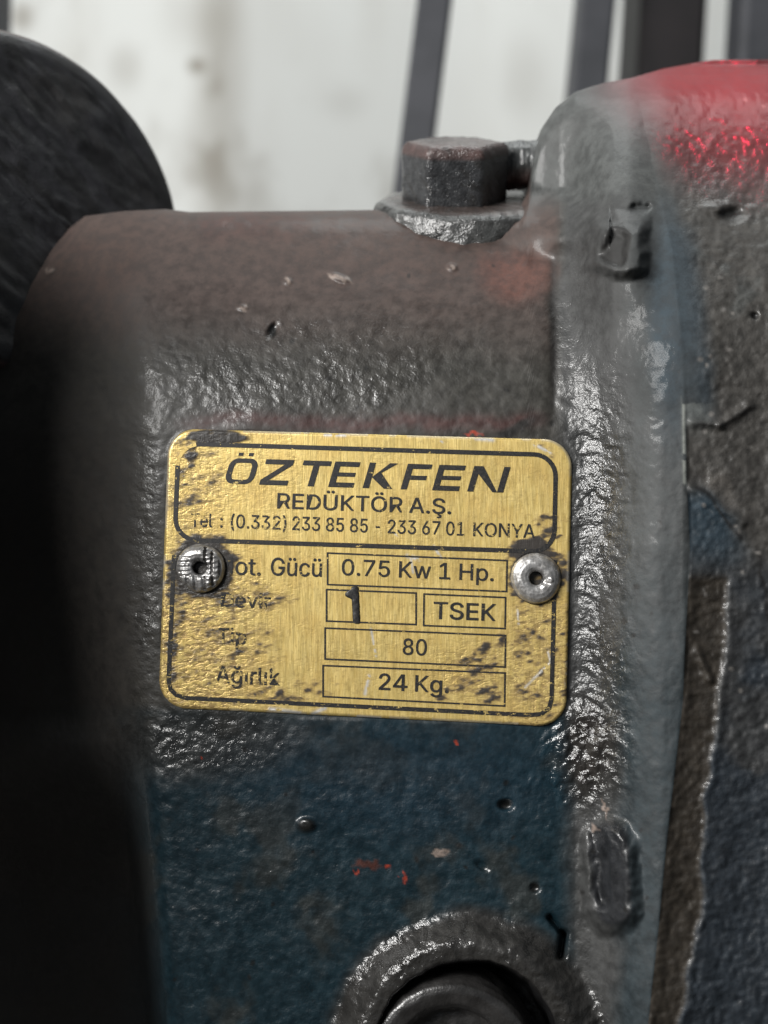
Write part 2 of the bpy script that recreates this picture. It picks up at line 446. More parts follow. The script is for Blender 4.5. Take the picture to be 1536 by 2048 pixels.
def grit(x, y):
    """where casting sand and grease lumps are coarse"""
    g = 0.12 + 0*x
    g = np.maximum(g, 0.9*np.exp(-((x-1195-0.02*(y-1100))/62)**2)*smooth(560, 900, y)*smooth(1900, 1500, y))
    g = np.maximum(g, 0.40*blob(x, y, 1150, 660, 60, 190, 0.6))
    g = np.maximum(g, 0.46*blob(x, y, 640, 730, 340, 110, 0.5, -0.05))
    g = np.maximum(g, 0.6*smooth(320, 265, boss2(x, y))*smooth(180, 200, boss2(x, y)))
    g = np.maximum(g, 0.6*blob(x, y, 285, 1180, 40, 300, 0.6))
    g = g*(1-0.7*smooth(300, 200, x))
    g = np.maximum(g, 0.95*blob(x, y, 1175, 1490, 90, 130, 0.5))
    g = np.maximum(g, 0.6*blob(x, y, 420, 1480, 180, 80, 0.6))
    g = np.maximum(g, 0.30*smooth(1420, 1600, y)*(x < 1180))
    g = g*(0.55+0.9*fbm(x, y, 70, 3, 50))
    return np.clip(g, 0, 1.4)

def lerp(c, col, m):
    m = m[..., None]; return c*(1-m) + np.array(col)*m

def paintA(x, y):
    wx = x + 46*(fbm(x, y, 110, 4, 60)-0.5); wy = y + 46*(fbm(x, y, 110, 4, 61)-0.5)
    n = fbm(x, y, 60, 4, 62); nb = fbm(x, y, 170, 4, 64)
    c = np.zeros(x.shape+(3,)) + np.array((0.064, 0.060, 0.051))
    c = lerp(c, (0.100, 0.066, 0.055), smooth(760, 560, wy + 60*(nb-0.5))*(1-smooth(1095, 1125, wx)))
    c = lerp(c, (0.110, 0.048, 0.040), smooth(0.5, 0.7, nb)*smooth(520, 440, wy)*(wx < 700)*0.5)
    c = lerp(c, (0.19, 0.070, 0.048), 0.75*blob(wx, wy, 1035, 552, 72, 48, 0.5))
    c = lerp(c, (0.120, 0.045, 0.040), 0.75*np.exp(-((wy-846)/15)**2)*smooth(330, 400, x)*smooth(1110, 1060, x))
    c = lerp(c, (0.016, 0.013, 0.011), blob(wx, wy, 1035, 862, 55, 12, 0.6, -0.35))
    # grey flank and drum flange
    c = lerp(c, (0.066, 0.067, 0.066), smooth(1105, 1135, wx))
    c = lerp(c, (0.076, 0.083, 0.084), smooth(1225, 1290, wx)*smooth(1700, 1250, y))
    c = lerp(c, (0.118, 0.125, 0.122), smooth(430, 380, wy)*smooth(1055, 1065, x))
    c = lerp(c, (0.044, 0.070, 0.090), 0.8*blob(wx, wy, 1345, 620, 38, 250, 0.5))
    c = lerp(c, (0.030, 0.047, 0.056), 0.9*smooth(1215, 1260, wx)*smooth(950, 1500, y))
    # blue paint below the plate
    teal = smooth(1405, 1440, wy)*smooth(1160, 1110, wx)
    c = lerp(c, (0.012, 0.036, 0.050), teal)
    c = lerp(c, (0.062, 0.058, 0.046), teal*smooth(0.50, 0.68, fbm(x, y, 95, 4, 66))*0.5)
    c = lerp(c, (0.060, 0.055, 0.048), teal*0.7*blob(wx, wy, 420, 1480, 190, 75, 0.5))
    c = lerp(c, (0.010, 0.036, 0.060), teal*0.6*blob(wx, wy, 800, 1560, 300, 110, 0.7))
    c = lerp(c, (0.048, 0.046, 0.043), smooth(300, 262, boss2(wx, wy)))
    c = lerp(c, (0.012, 0.012, 0.013), smooth(196, 184, boss2(x, y)))
    c = lerp(c, (0.020, 0.022, 0.026), smooth(8, -8, rrect(wx, wy, 1222, 1750, 44, 104, 44, -0.07)))
    c = lerp(c, (0.020, 0.019, 0.018), smooth(4, -4, rrect(x, y, 1232, 492, 28, 42, 22, 0.2)))
    c = lerp(c, (0.040, 0.034, 0.028), 0.8*blob(wx, wy, 1168, 1500, 55, 95, 0.5))
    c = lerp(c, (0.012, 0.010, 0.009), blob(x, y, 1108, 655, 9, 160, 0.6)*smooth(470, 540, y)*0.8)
    # chips of red undercoat and pale flecks
    x0_, y0_ = x, y; x = x + 16*(vn(x, y, 9, 9, 68)-0.5); y = y + 12*(vn(x0_, y, 8, 8, 69)-0.5)
    for (a, b_, rx, ry) in ((736, 1728, 26, 9), (776, 1732, 7, 7), (808, 1755, 6, 8), (714, 1745, 5, 4), (914, 1486, 4, 4), (405, 1518, 4, 4), (945, 868, 14, 4)):
        c = lerp(c, (0.55, 0.075, 0.035) if rx < 20 else (0.12, 0.045, 0.035), blob(x, y, a, b_, rx, ry, 0.4))
    for (a, b_, rx, ry, an) in ((680, 556, 22, 5, .35), (484, 615, 8, 5, 0), (575, 563, 6, 5, 0), (905, 535, 7, 5, -.4), (100, 541, 6, 4, 0), (1208, 1618, 4, 20, -.2), (1188, 1658, 9, 5, .6), (880, 1705, 18, 4, -.2)):
        c = lerp(c, (0.42, 0.33, 0.28), 0.9*blob(x, y, a, b_, rx, ry, 0.5, an))
    x, y = x0_, y0_
    c = lerp(c, (0.42, 0.44, 0.40), 0.9*np.exp(-(segd(x, y, 1367, 795, 1369, 965)/3.2)**2)*(vn(x, y, 14, 14, 70) > 0.25))
    for (a, b_, rx, ry) in ((612, 1650, 17, 13), (1010, 1608, 14, 10), (1070, 1775, 9, 9), (545, 662, 8, 14)):
        c = lerp(c, (0.010, 0.010, 0.009), blob(x, y, a, b_, rx, ry, 0.4))
    for k in range(60):        # scattered dark nicks
        r = np.random.RandomState(400+k); a, b_ = r.uniform(330, 1350), r.uniform(430, 1980)
        c = lerp(c, (0.012, 0.011, 0.010), 0.8*blob(x, y, a, b_, r.uniform(3, 7), r.uniform(3, 6), 0.5, r.uniform(0, 3)))
    c = lerp(c, (0.036, 0.029, 0.023), 0.85*smooth(345, 200, wx)*smooth(600, 1050, wy))   # neck colour gets darker leftward and downward
    return c

def dullA(x, y):
    r = 0.50 + 0.14*smooth(620, 520, y)*(x < 1120)
    r = r + 0.14*smooth(1245, 1290, x)
    r = r - 0.34*np.clip(grit(x, y)-0.3, 0, 1)
    r = r - 0.12*smooth(1420, 1450, y)*(x < 1150)
    r = r + 0.16*smooth(1100, 1140, x)*smooth(900, 760, y) + 0.2*smooth(340, 240, x)
    return np.clip(r + 0.14*(fbm(x, y, 80, 3, 80)-0.5), 0.2, 0.9)

# ---- right-hand cover, bolted against the housing along the seam
def depthB(x, y):
    d = depthA(seam(y)-0.5, y, False) + 1*smooth(650, 900, y)
    xs = x - seam(y)
    d = d - 26*smooth(120, 300, xs + 40*(fbm(x, y, 130, 3, 91)-0.5)) + 0.10*np.clip(xs-120, 0, 900)
    # old sealing compound squeezed along the lower seam
    lip = 70 + 60*(fbm(y, y*0, 150, 4, 92)-0.5)
    k = smooth(1140, 1175, y)
    d = d + k*5*smooth(lip+6, lip-10, xs)*smooth(0, 30, xs) - k*2.5*np.exp(-((xs-lip-6)/9)**2)
    # torn paint edge
    for a, b_, cx_, cy_ in ((1378, 975, 1485, 1045), (1385, 845, 1440, 850), (1440, 850, 1500, 812), (1395, 1300, 1420, 1360)):
        d = d - 8*np.exp(-(segd(x, y, a, b_, cx_, cy_)/9)**2)
    d = d + 9*blob(x, y, 1510, 632, 7, 7) + 15*blob(x, y, 1465, 430, 22, 14, .6) - 9*blob(x, y, 1440, 415, 28, 10, .6)
    q = np.clip(1-xs/10, 0, 1); d = d + 1*smooth(620, 900, y)*(1-np.sqrt(np.clip(1-q*q, 0, 1)))
    n1 = fbm(x, y, 22, 3, 95); k2 = np.maximum(smooth(-6, 70, xs), smooth(780, 900, y))
    e = depthA(seam(y)-0.5, y, True) - depthA(seam(y)-0.5, y, False)
    return d + (1-k2)*e + k2*(16*(fbm(x, y, 190, 4, 94)-0.5) - 4.0*(n1-0.5)*(1-0.5*smooth(420, 200, y)) - 3*(vn(x, y, 9, 9, 96)-0.5))

def paintB(x, y):
    wx = x + 60*(fbm(x, y, 120, 4, 100)-0.5); wy = y + 60*(fbm(x, y, 120, 4, 101)-0.5); xs = wx-seam(y)
    c = np.zeros(x.shape+(3,)) + np.array((0.082, 0.076, 0.068))
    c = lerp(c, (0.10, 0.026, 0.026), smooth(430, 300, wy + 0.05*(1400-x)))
    c = lerp(c, (0.100, 0.105, 0.100), 0.7*smooth(0.5, 0.65, fbm(x, y, 80, 4, 103))*smooth(300, 420, y)*smooth(800, 600, y))
    c = lerp(c, (0.040, 0.064, 0.084), 0.8*smooth(75, 20, xs)*smooth(430, 500, wy)*smooth(880, 800, wy))
    c = lerp(c, (0.026, 0.055, 0.080), 0.9*smooth(130, 60, xs)*blob(x, wy, 1410, 1080, 120, 90, 0.4))
    c = lerp(c, (0.046, 0.048, 0.050), smooth(1060, 1160, wy))
    c = lerp(c, (0.024, 0.034, 0.046), smooth(0.42, 0.6, fbm(x, y, 150, 4, 105) + 0.3*smooth(1300, 1750, y)-0.12)*smooth(1100, 1250, y))
    lip = 70 + 60*(fbm(y, y*0, 150, 4, 92)-0.5)
    c = lerp(c, (0.040, 0.031, 0.021), smooth(1140, 1165, y)*smooth(lip+4, lip-6, x-seam(y)))
    c = lerp(c, (0.22, 0.21, 0.19), 0.12*smooth(1150, 1200, y)*np.exp(-((x-seam(y)-lip-3)/4)**2)*(vn(x, y, 24, 24, 107) > 0.5))  # broken highlight along the lip's edge, painted as a pale line
    c = lerp(c, (0.17, 0.15, 0.13), 0.6*blob(wx, wy, 1445, 985, 50, 26, .5, .7))
    k2 = smooth(0, 60, x-seam(y) + 50*(fbm(x, y, 60, 3, 109)-0.5))*1.0
    k2 = np.maximum(k2, smooth(760, 900, y))[..., None]
    c = c*k2 + paintA(np.minimum(x, seam(y)-2), y)*(1-k2)
    for a, b_, e, f in ((1385, 845, 1440, 850), (1440, 850, 1500, 812), (1390, 970, 1480, 1060), (1505, 1080, 1536, 1240)):
        c = lerp(c, (0.018, 0.016, 0.015), 0.8*np.exp(-(segd(wx, wy, a, b_+9, e, f+9)/5)**2))
    c = lerp(c, (0.01, 0.01, 0.01), blob(x, y, 1510, 632, 7, 7)); c = lerp(c, (0.03, 0.03, 0.028), blob(x, y, 1465, 430, 20, 12, .6))
    for k in range(26):
        r = np.random.RandomState(700+k); a, b_ = r.uniform(1390, 1536), r.uniform(180, 1500)
        c = lerp(c, (0.30, 0.28, 0.26), 0.7*blob(x, y, a, b_, r.uniform(3, 6), r.uniform(3, 5), 0.6))
    return c

# one grid of points, cut along the seam into the housing and its cover
u = np.concatenate([axis([(-420, 0, 14), (0, 1120, 3.2), (1120, 1290, 2.6), (1290, 1376, 3.2)]), axis([(1376, 1640, 3.4), (1640, 2176, 20)])[1:]])
ks = int(np.argmin(np.abs(u-1376)))
v = np.concatenate([np.linspace(0, 0.03, 26)[:-1], np.linspace(0.03, 1, 560), [1.04, 1.1, 1.18]])
U, V_ = np.meshgrid(u, v)
top = topA(U - 120*np.clip((U-1180)/196, 0, 1)); bot = 2068.0
Y = top + (bot-top)*V_
X = U + np.clip((U-1180)/196, 0, 1)*(seam(Y)-1376)
dC = depthA(X, Y)
dC[:, ks+1:] = depthB(X[:, ks+1:], Y[:, ks+1:])
Vv = W(X, Y, dC)
gu = np.gradient(Vv, axis=1); gv = np.gradient(Vv, axis=0); Nn = np.cross(gv, gu); Nn /= np.linalg.norm(Nn, axis=-1)[..., None]
Nn *= np.where(Nn[..., 1:2] > 0, -1, 1)

def cut(name, c0, c1, seam_left, seam_right, at, back):
    sub = Vv[:, c0:c1]; nr, nc = sub.shape[:2]
    verts, F, src = with_skirt(sub, nr, nc, back=back)
    o = mk(name, verts, F, M_body, gb, True, {k: a_.reshape(nr*nc, -1)[src] if a_.ndim == 3 else a_.ravel()[src] for k, a_ in at.items()})
    me = o.data
    vn_ = np.array([q.vector[:] for q in me.vertex_normals], np.float32)
    nn = Nn[:, c0:c1].reshape(-1, 3); ii = np.arange(nr*nc).reshape(nr, nc)
    ed = ii[2:-2, -1] if seam_right else ii[2:-2, 0]
    vn_[ed] = nn[ed]
    me.normals_split_custom_set_from_vertices(vn_.tolist())
    return o
Xa, Ya = X[:, :ks+1], Y[:, :ks+1]
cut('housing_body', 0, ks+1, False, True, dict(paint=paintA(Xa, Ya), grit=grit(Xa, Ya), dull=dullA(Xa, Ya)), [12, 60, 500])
Xb, Yb = X[:, ks:], Y[:, ks:]
kb = smooth(0, 50, Xb-seam(Yb))
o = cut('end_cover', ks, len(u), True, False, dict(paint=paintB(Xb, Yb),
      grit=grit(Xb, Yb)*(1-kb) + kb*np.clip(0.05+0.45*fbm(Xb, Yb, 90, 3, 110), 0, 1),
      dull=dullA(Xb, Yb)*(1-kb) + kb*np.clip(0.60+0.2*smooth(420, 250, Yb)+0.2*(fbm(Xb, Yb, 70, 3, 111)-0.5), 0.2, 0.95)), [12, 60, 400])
o['label'] = 'reddish and grey cover on the output side with torn paint'

# ------------------------------------------------------------------ turned parts
def lathe(prof, n, base, up, name, mat, parent, disp=None, attrs=None, polar=None):
    """prof [(r,h)...] px, base = world point, up = axis direction"""
    up = Vector(up).normalized(); e1 = Vector((1, 0, 0)); e1 = (e1 - up*e1.dot(up)).normalized(); e2 = up.cross(e1)
    prof = np.array(prof, float); th = np.arange(n)*2*math.pi/n
    R = np.repeat(prof[:, 0][:, None], n, 1); H = np.repeat(prof[:, 1][:, None], n, 1); T = np.repeat(th[None], len(prof), 0)
    if disp is not None: R, H = disp(R, H, T)
    v = np.array(base)[None, None] + P*((R*np.cos(T))[..., None]*np.array(e1) + (R*np.sin(T))[..., None]*np.array(e2) + H[..., None]*np.array(up))
    i = np.arange(len(prof)*n).reshape(len(prof), n); j = np.roll(i, -1, 1)
    F = np.stack([i[:-1].ravel(), j[:-1].ravel(), j[1:].ravel(), i[1:].ravel()], 1)
    at = attrs(R, H, T) if attrs else None
    return mk(name, v.reshape(-1, 3), F, mat, parent, True, at)

def refine(prof, step):
    out = [prof[0]]
    for a, b_ in zip(prof[:-1], prof[1:]):
        k = max(1, int(math.hypot(b_[0]-a[0], b_[1]-a[1])/step))
        for q in range(1, k+1): out.append((a[0]+(b_[0]-a[0])*q/k, a[1]+(b_[1]-a[1])*q/k))
    return out

TH = math.radians(25); UP = (0, -math.sin(TH), math.cos(TH))
DB = 365.0   # depth of the filler boss axis
# boss under the plug
def bd(R, H, T):
    x = T*200; n = fbm(x, H*1.0, 26, 3, 120) - 0.5; m = fbm(x, H, 90, 3, 121)-0.5
    side = smooth(170, 195, R); return R + side*(n*12 + m*8), H + 4*n*(R > 90) + side*m*8
def ba(R, H, T):
    c = np.zeros(R.shape+(3,)) + np.array((0.105, 0.107, 0.105))
    x = T*200
    c = lerp(c, (0.085, 0.055, 0.045), smooth(204, 186, R)*0.9)
    c = lerp(c, (0.03, 0.029, 0.027), smooth(0.55, 0.68, fbm(x, H, 30, 3, 125))*0.7)
    return dict(paint=c.reshape(-1, 3), grit=(0.9+0*R).ravel(), dull=(0.34+0.25*smooth(196, 176, R)).ravel())
prof = refine([(0, 0), (160, 0), (178, -4), (188, -12), (193, -26), (197, -40), (200, -60), (204, -120), (206, -260)], 4)
prof = [(r*1.13, h) for r, h in prof]
lathe(prof, 300, W(936, 398, DB), UP, 'filler_boss', M_body, gb, bd, ba)
# washer + hex plug
plug = empty('filler_plug', W(908, 396, DB)); plug.parent = gb; plug.location = Vector(W(908, 396, DB)) - gb.location
PLOC[plug.name] = Vector(W(908, 396, DB))
plug['label'] = 'hexagonal steel plug screwed into the boss on top'
# hex head: rows of hexagon with chamfer
def hexrows(r, hs, phi, n=16):
    rows = []
    for (rr, h) in hs:
        pts = []
        for k in range(6):
            a = Vector((math.cos(phi+k*math.pi/3), math.sin(phi+k*math.pi/3), 0)); b_ = Vector((math.cos(phi+(k+1)*math.pi/3), math.sin(phi+(k+1)*math.pi/3), 0))
            for q in range(n):
                p = a.lerp(b_, q/n)
                cr = min(1.0, 0.985/max(p.length, 1e-6))
                pts.append((p.x*rr*cr, p.y*rr*cr, h))
        rows.append(pts)
    return np.array(rows)
hs = [(0.01, 108), (60, 108), (86, 108), (98, 106), (106, 100), (110, 92)] + [(110, z) for z in np.linspace(86, 6, 22)] + [(109, 0)]
R_ = hexrows(110, hs, math.radians(-3))
px_, py_, pz_ = R_[..., 0], R_[..., 1], R_[..., 2]
nz = fbm(px_*1.3+pz_, py_*1.3+pz_*0.7, 16, 3, 135)-0.5
upv = Vector(UP); e1 = Vector((1, 0, 0)); e2 = upv.cross(e1)
sc = (1 + nz*0.05)*1.13; pz_ = pz_*1.20
base = np.array(W(908, 396, DB)) - np.array(upv)*3*P
v = base + P*((px_*sc)[..., None]*np.array(e1) + (py_*sc)[..., None]*np.array(e2) + (pz_+3*nz*(pz_ > 90))[..., None]*np.array(upv))
nr, nc = px_.shape; i = np.arange(nr*nc).reshape(nr, nc); j = np.roll(i, -1, 1)
F = np.stack([i[:-1].ravel(), i[1:].ravel(), j[1:].ravel(), j[:-1].ravel()], 1)
c = np.zeros(px_.shape+(3,)) + np.array((0.060, 0.063, 0.068))
c = lerp(c, (0.12, 0.06, 0.052), smooth(98, 106, pz_)*0.85)
c = lerp(c, (0.025, 0.024, 0.023), 0.8*smooth(0.52, 0.66, fbm(px_*1.3+pz_, pz_-py_, 26, 3, 137)))
mk('hex_head', v.reshape(-1, 3), F, M_body, plug, True, dict(paint=c.reshape(-1, 3), grit=(1.0+0*px_).ravel(), dull=(0.34+0.3*smooth(96, 104, pz_)).ravel()))
# stub between plug and shoulder: short threaded stud lying along X
def sd(R, H, T): return R + 0.6*np.sin(H*0.55)*(R > 20) + 9*(fbm(T*40, H, 14, 2, 140)-0.5), H
def sa(R, H, T):
    c = np.zeros(R.shape+(3,)) + np.array((0.105, 0.112, 0.112)); c = lerp(c, (0.12, 0.06, 0.05), smooth(0.2, 0.9, -np.sin(T)))
    return dict(paint=c.reshape(-1, 3), grit=(0.6+0*R).ravel(), dull=(0.55+0*R).ravel())
lathe(refine([(0, 0), (46, 0), (54, 6), (56, 200)], 2.5), 60, W(975, 334, DB+30), (1, -0.12, 0.0), 'stud', M_body, gb, sd, sa)

# bottom bore: threaded plug
bc = face_depth(935, 2112)
pl = lathe(refine([(0, -40), (95, -40), (104, -36), (112, -8), (124, 4), (146, 8), (158, 4), (166, -8), (170, -30), (172, -90)], 4), 200,
      W(905, 2138, bc-30), (-0.02, -1, 0.06), 'drain_plug', M_plugm, gb,
      lambda R, H, T: (R + 3*(fbm(T*150, H, 20, 3, 150)-0.5), H + 4*(fbm(T*90, R, 18, 3, 151)-0.5)))
pl['label'] = 'black oily round plug sunk in the lower bore'

# ---- left flange of the motor side
def fd(R, H, T):
    x = R*np.cos(T); y = R*np.sin(T)
    return R + 6*(fbm(T*360, H, 90, 3, 160)-0.5), H + (R < 350)*14*(fbm(x, y, 80, 3, 161, 0.9, 0.35)-0.5)
def fa(R, H, T):
    x = R*np.cos(T); y = R*np.sin(T)
    c = np.zeros(R.shape+(3,)) + np.array((0.042, 0.042, 0.050))
    c = lerp(c, (0.052, 0.050, 0.050), smooth(0.45, 0.7, fbm(x, y, 120, 4, 163)))
    c = lerp(c, (0.012, 0.011, 0.013), smooth(0.52, 0.62, fbm(x, y, 90, 3, 164, 1.0, 0.3)))
    c = lerp(c, (0.125, 0.075, 0.072), smooth(-4, -14, H)*(R > 330))
    return dict(paint=c.reshape(-1, 3), grit=(0.35+0*R).ravel(), dull=(0.62+0*R).ravel())
nrm = Vector((0.68, -0.72, 0.12)).normalized()
fl = lathe(refine([(0, 0), (365, 0), (392, -6), (406, -20), (412, -44), (412, -130)], 7), 260, W(62, 398, 330), nrm, 'motor_flange', M_body, gb, fd, fa)
fl['label'] = 'black round flange with brown rim at the motor end'

# unseen motor stand-in past the left edge, added to keep light off the neck
mx0, mx1 = -3400*P, -1195*P; my0, my1 = -720*P, 120*P; mz0, mz1 = -0.15, 0.098
def blk(name, x0, x1, y0, y1, z0, z1, bev):
    V = [(x, y, z) for z in (z0, z1) for x, y in ((x0, y0), (x1, y0), (x1, y1), (x0, y1))]
    o = mk(name, V, [(3, 2, 1, 0), (4, 5, 6, 7), (0, 1, 5, 4), (1, 2, 6, 5), (2, 3, 7, 6), (3, 0, 4, 7)], M_shade_block, gb, False)
    md = o.modifiers.new('b', 'BEVEL'); md.width = bev*P; md.segments = 4; return o
M_shade_block = cast_material('shade_block_paint', False, (0.03, 0.035, 0.04), 0.55, 0.6, 0.5)
blk('motor_shade_block', mx0, mx1, my0, my1, mz0, mz1, 40)
for k in range(18): blk('shade_block_fin', mx0+.004, mx1-.006, my0-.006, my0+.002, mz0+.008+k*.0132, mz0+.0105+k*.0132, 8)

# ------------------------------------------------------------------ nameplate
TL, TR, BR, BL = (337, 857), (1145, 880), (1132, 1454), (317, 1414)
npx = empty('nameplate', W(735, 1155, face_depth(735, 1155)-2))
tag(npx, 'gold-coloured brushed brass nameplate with black printing riveted to the housing', 'nameplate')
npx_loc = PLOC[npx.name]
def H_(src, dst):
    A = []; bb = []
    for (a, b_), (x, y) in zip(src, dst):
        A += [[a, b_, 1, 0, 0, 0, -x*a, -x*b_], [0, 0, 0, a, b_, 1, -y*a, -y*b_]]; bb += [x, y]
    h = np.linalg.solve(np.array(A, float), np.array(bb, float)); return np.append(h, 1).reshape(3, 3)
PWd, PHt = 811.0, 566.0
HM = H_([(0, 0), (PWd, 0), (PWd, PHt), (0, PHt)], [TL, TR, BR, BL]); HI = np.linalg.inv(HM)
def hp(M, x, y):
    x = np.asarray(x, float); y = np.asarray(y, float); q = M[2, 0]*x+M[2, 1]*y+M[2, 2]
    return (M[0, 0]*x+M[0, 1]*y+M[0, 2])/q, (M[1, 0]*x+M[1, 1]*y+M[1, 2])/q
TK = 7.0
def relief(u, v):
    e = 1.6*(fbm(u, v, 210, 2, 170)-0.5)
    e = e + 2.5*np.exp(-v/22)*(vn(u, v*0, 70, 70, 171)-0.5)*smooth(0, 2, v+2)
    return e
def dplate(px, py, lift=0.0):
    u, v = hp(HI, px, py); return face_depth(px, py) - TK - relief(u, v) - lift

def dirtmap(x, y):
    n = fbm(x, y, 8, 3, 180, -0.22, 2.4); nn = fbm(x, y, 90, 3, 183)
    m = 0.0*x
    def up(a): return np.maximum(m, a)
    m = up(0.34*smooth(640, 400, x + 40*(nn-.5))*smooth(1130, 1230, y))
    m = up(0.66*blob(x, y, 500, 1196, 80, 34, 0.7)); m = up(0.56*blob(x, y, 450, 1290, 100, 70, 0.8))
    m = up(0.60*blob(x, y, 580, 1385, 110, 26, .7))
    m = up(1.25*blob(x, y, 404, 1135, 72, 66, 0.35)); m = up(0.85*blob(x, y, 352, 1180, 24, 90, 0.5))
    m = up(1.2*blob(x, y, 432, 874, 62, 17, 0.3)); m = up(1.0*blob(x, y, 383, 905, 14, 34, 0.6)); m = up(0.50*blob(x, y, 385, 970, 60, 100, 0.8))
    m = up(0.9*blob(x, y, 408, 1077, 52, 14, .5))
    m = up(0.52*smooth(1000, 1040, x)*smooth(1180, 1240, y)); m = up(0.35*smooth(1000, 1060, x)*smooth(980, 1060, y))
    m = up(1.2*blob(x, y, 1058, 1098, 46, 24, 0.4, -0.2)); m = up(0.95*blob(x, y, 1074, 1150, 68, 66, 0.3)); m = up(0.85*blob(x, y, 1098, 1060, 26, 34, .6))
    m = up(0.80*np.exp(-(segd(x, y, 885, 1395, 985, 1325)/22)**2)); m = up(0.75*np.exp(-(segd(x, y, 935, 1325, 1000, 1280)/20)**2))
    m = up(0.70*blob(x, y, 980, 1390, 40, 26, .7)); m = up(0.70*blob(x, y, 1092, 895, 30, 14, .6, .6))
    m = up(0.5*blob(x, y, 1125, 1300, 22, 150, .6))
    m = up(0.75*blob(x, y, 345, 1290, 12, 120, .6))
    d = m*0.95 + (n-0.5)*1.5*smooth(0, 0.25, m)*(1-smooth(0.8, 1.0, m)*0.5)
    return np.clip(d, 0, 1)

r0 = 56.0
def rowgrid():
    vs = np.concatenate([np.linspace(0, r0, 26)[:-1]**1.0, np.linspace(r0, PHt-r0, 185), np.linspace(PHt-r0, PHt, 26)[1:]])
    vs[:25] = r0*(1-np.cos(np.linspace(0, math.pi/2, 26)[:-1])); vs[-25:] = PHt - r0*(1-np.cos(np.linspace(math.pi/2, 0, 26)[1:]))
    dv = np.minimum(vs, PHt-vs); ins = np.where(dv < r0, r0-np.sqrt(np.maximum(r0*r0-(r0-dv)**2, 0)), 0)
    ts = np.linspace(0, 1, 331)
    ts = np.concatenate([[0, .0008, .002, .0035], ts[2:-2], [1-.0035, 1-.002, 1-.0008, 1]])
    Ug = ins[:, None] + (PWd-2*ins[:, None])*ts[None]; return Ug, np.repeat(vs[:, None], len(ts), 1)
Ug, Vg = rowgrid()
sdist = -rrect(Ug, Vg, PWd/2, PHt/2, PWd/2, PHt/2, r0)
# worn, slightly ragged outline
px, py = hp(HM, Ug, Vg)
edge = np.clip(1-sdist/5, 0, 1)
dz = dplate(px, py) + 3.2*edge**2 + 1.3*edge*fbm(px, py, 14, 2, 190)
dm = dirtmap(px, py)
dz = dz - 1.0*smooth(0.8, 1.0, dm)*fbm(px, py, 9, 2, 192)
scr = 0*px
crk = np.clip(0.95*smooth(600, 400, px + 60*(fbm(px, py, 60, 3, 198)-.5))*smooth(1120, 1200, py) + 0.45*blob(px, py, 385, 980, 70, 120, .8) + 0.6*smooth(1000, 1050, px)*smooth(1150, 1260, py) + 0.55*blob(px, py, 950, 1350, 70, 60, .8) + 0.16*smooth(0.45, 0.6, fbm(px, py, 70, 3, 199)), 0, 0.85)
for a, b_, e, f, wd_ in ((868, 1093, 882, 1116, 2.6), (815, 1112, 838, 1118, 4), (822, 1118, 826, 1145, 2.2), (742, 1258, 752, 1312, 2.0), (738, 1352, 730, 1388, 3.2), (1100, 1325, 1050, 1375, 1.8), (1095, 1300, 1101, 1325, 1.8),
        (540, 1418, 600, 1426, 4), (625, 1428, 650, 1416, 4), (700, 1432, 760, 1436, 3), (790, 1068, 796, 1072, 1.5), (1070, 890, 1100, 905, 3), (952, 877, 985, 880, 4), (650, 870, 690, 871, 3), (1035, 1220, 1037, 1248, 1.6), (874, 880, 884, 884, 2.5)):
    scr = np.maximum(scr, np.exp(-(segd(px, py, a, b_, e, f)/wd_)**2)*(vn(px, py, 7, 7, 195) > 0.28))
scr = np.maximum(scr, 0.55*np.clip(1-sdist/6, 0, 1)*(fbm(px, py, 40, 3, 196) > 0.52))
Vv = W(px, py, dz)
verts, F, src = with_skirt(Vv, *px.shape, back=[2, 6.5])
plate = mk('brass_sheet', verts, F, M_brass, npx, True, dict(dirt=dm.ravel()[src], crinkle=crk.ravel()[src], scratch=np.clip(scr, 0, 1).ravel()[src]))

# ---- print
def print_mesh(name, pts, faces, wear=0.05, lift=1.0, label=None):
    pts = np.array(pts, float)
    v = W(pts[:, 0], pts[:, 1], dplate(pts[:, 0], pts[:, 1], lift))
    o = mk(name, v, faces, M_ink, npx, False); o['wear'] = wear
    if label: o['label'] = label
    return o

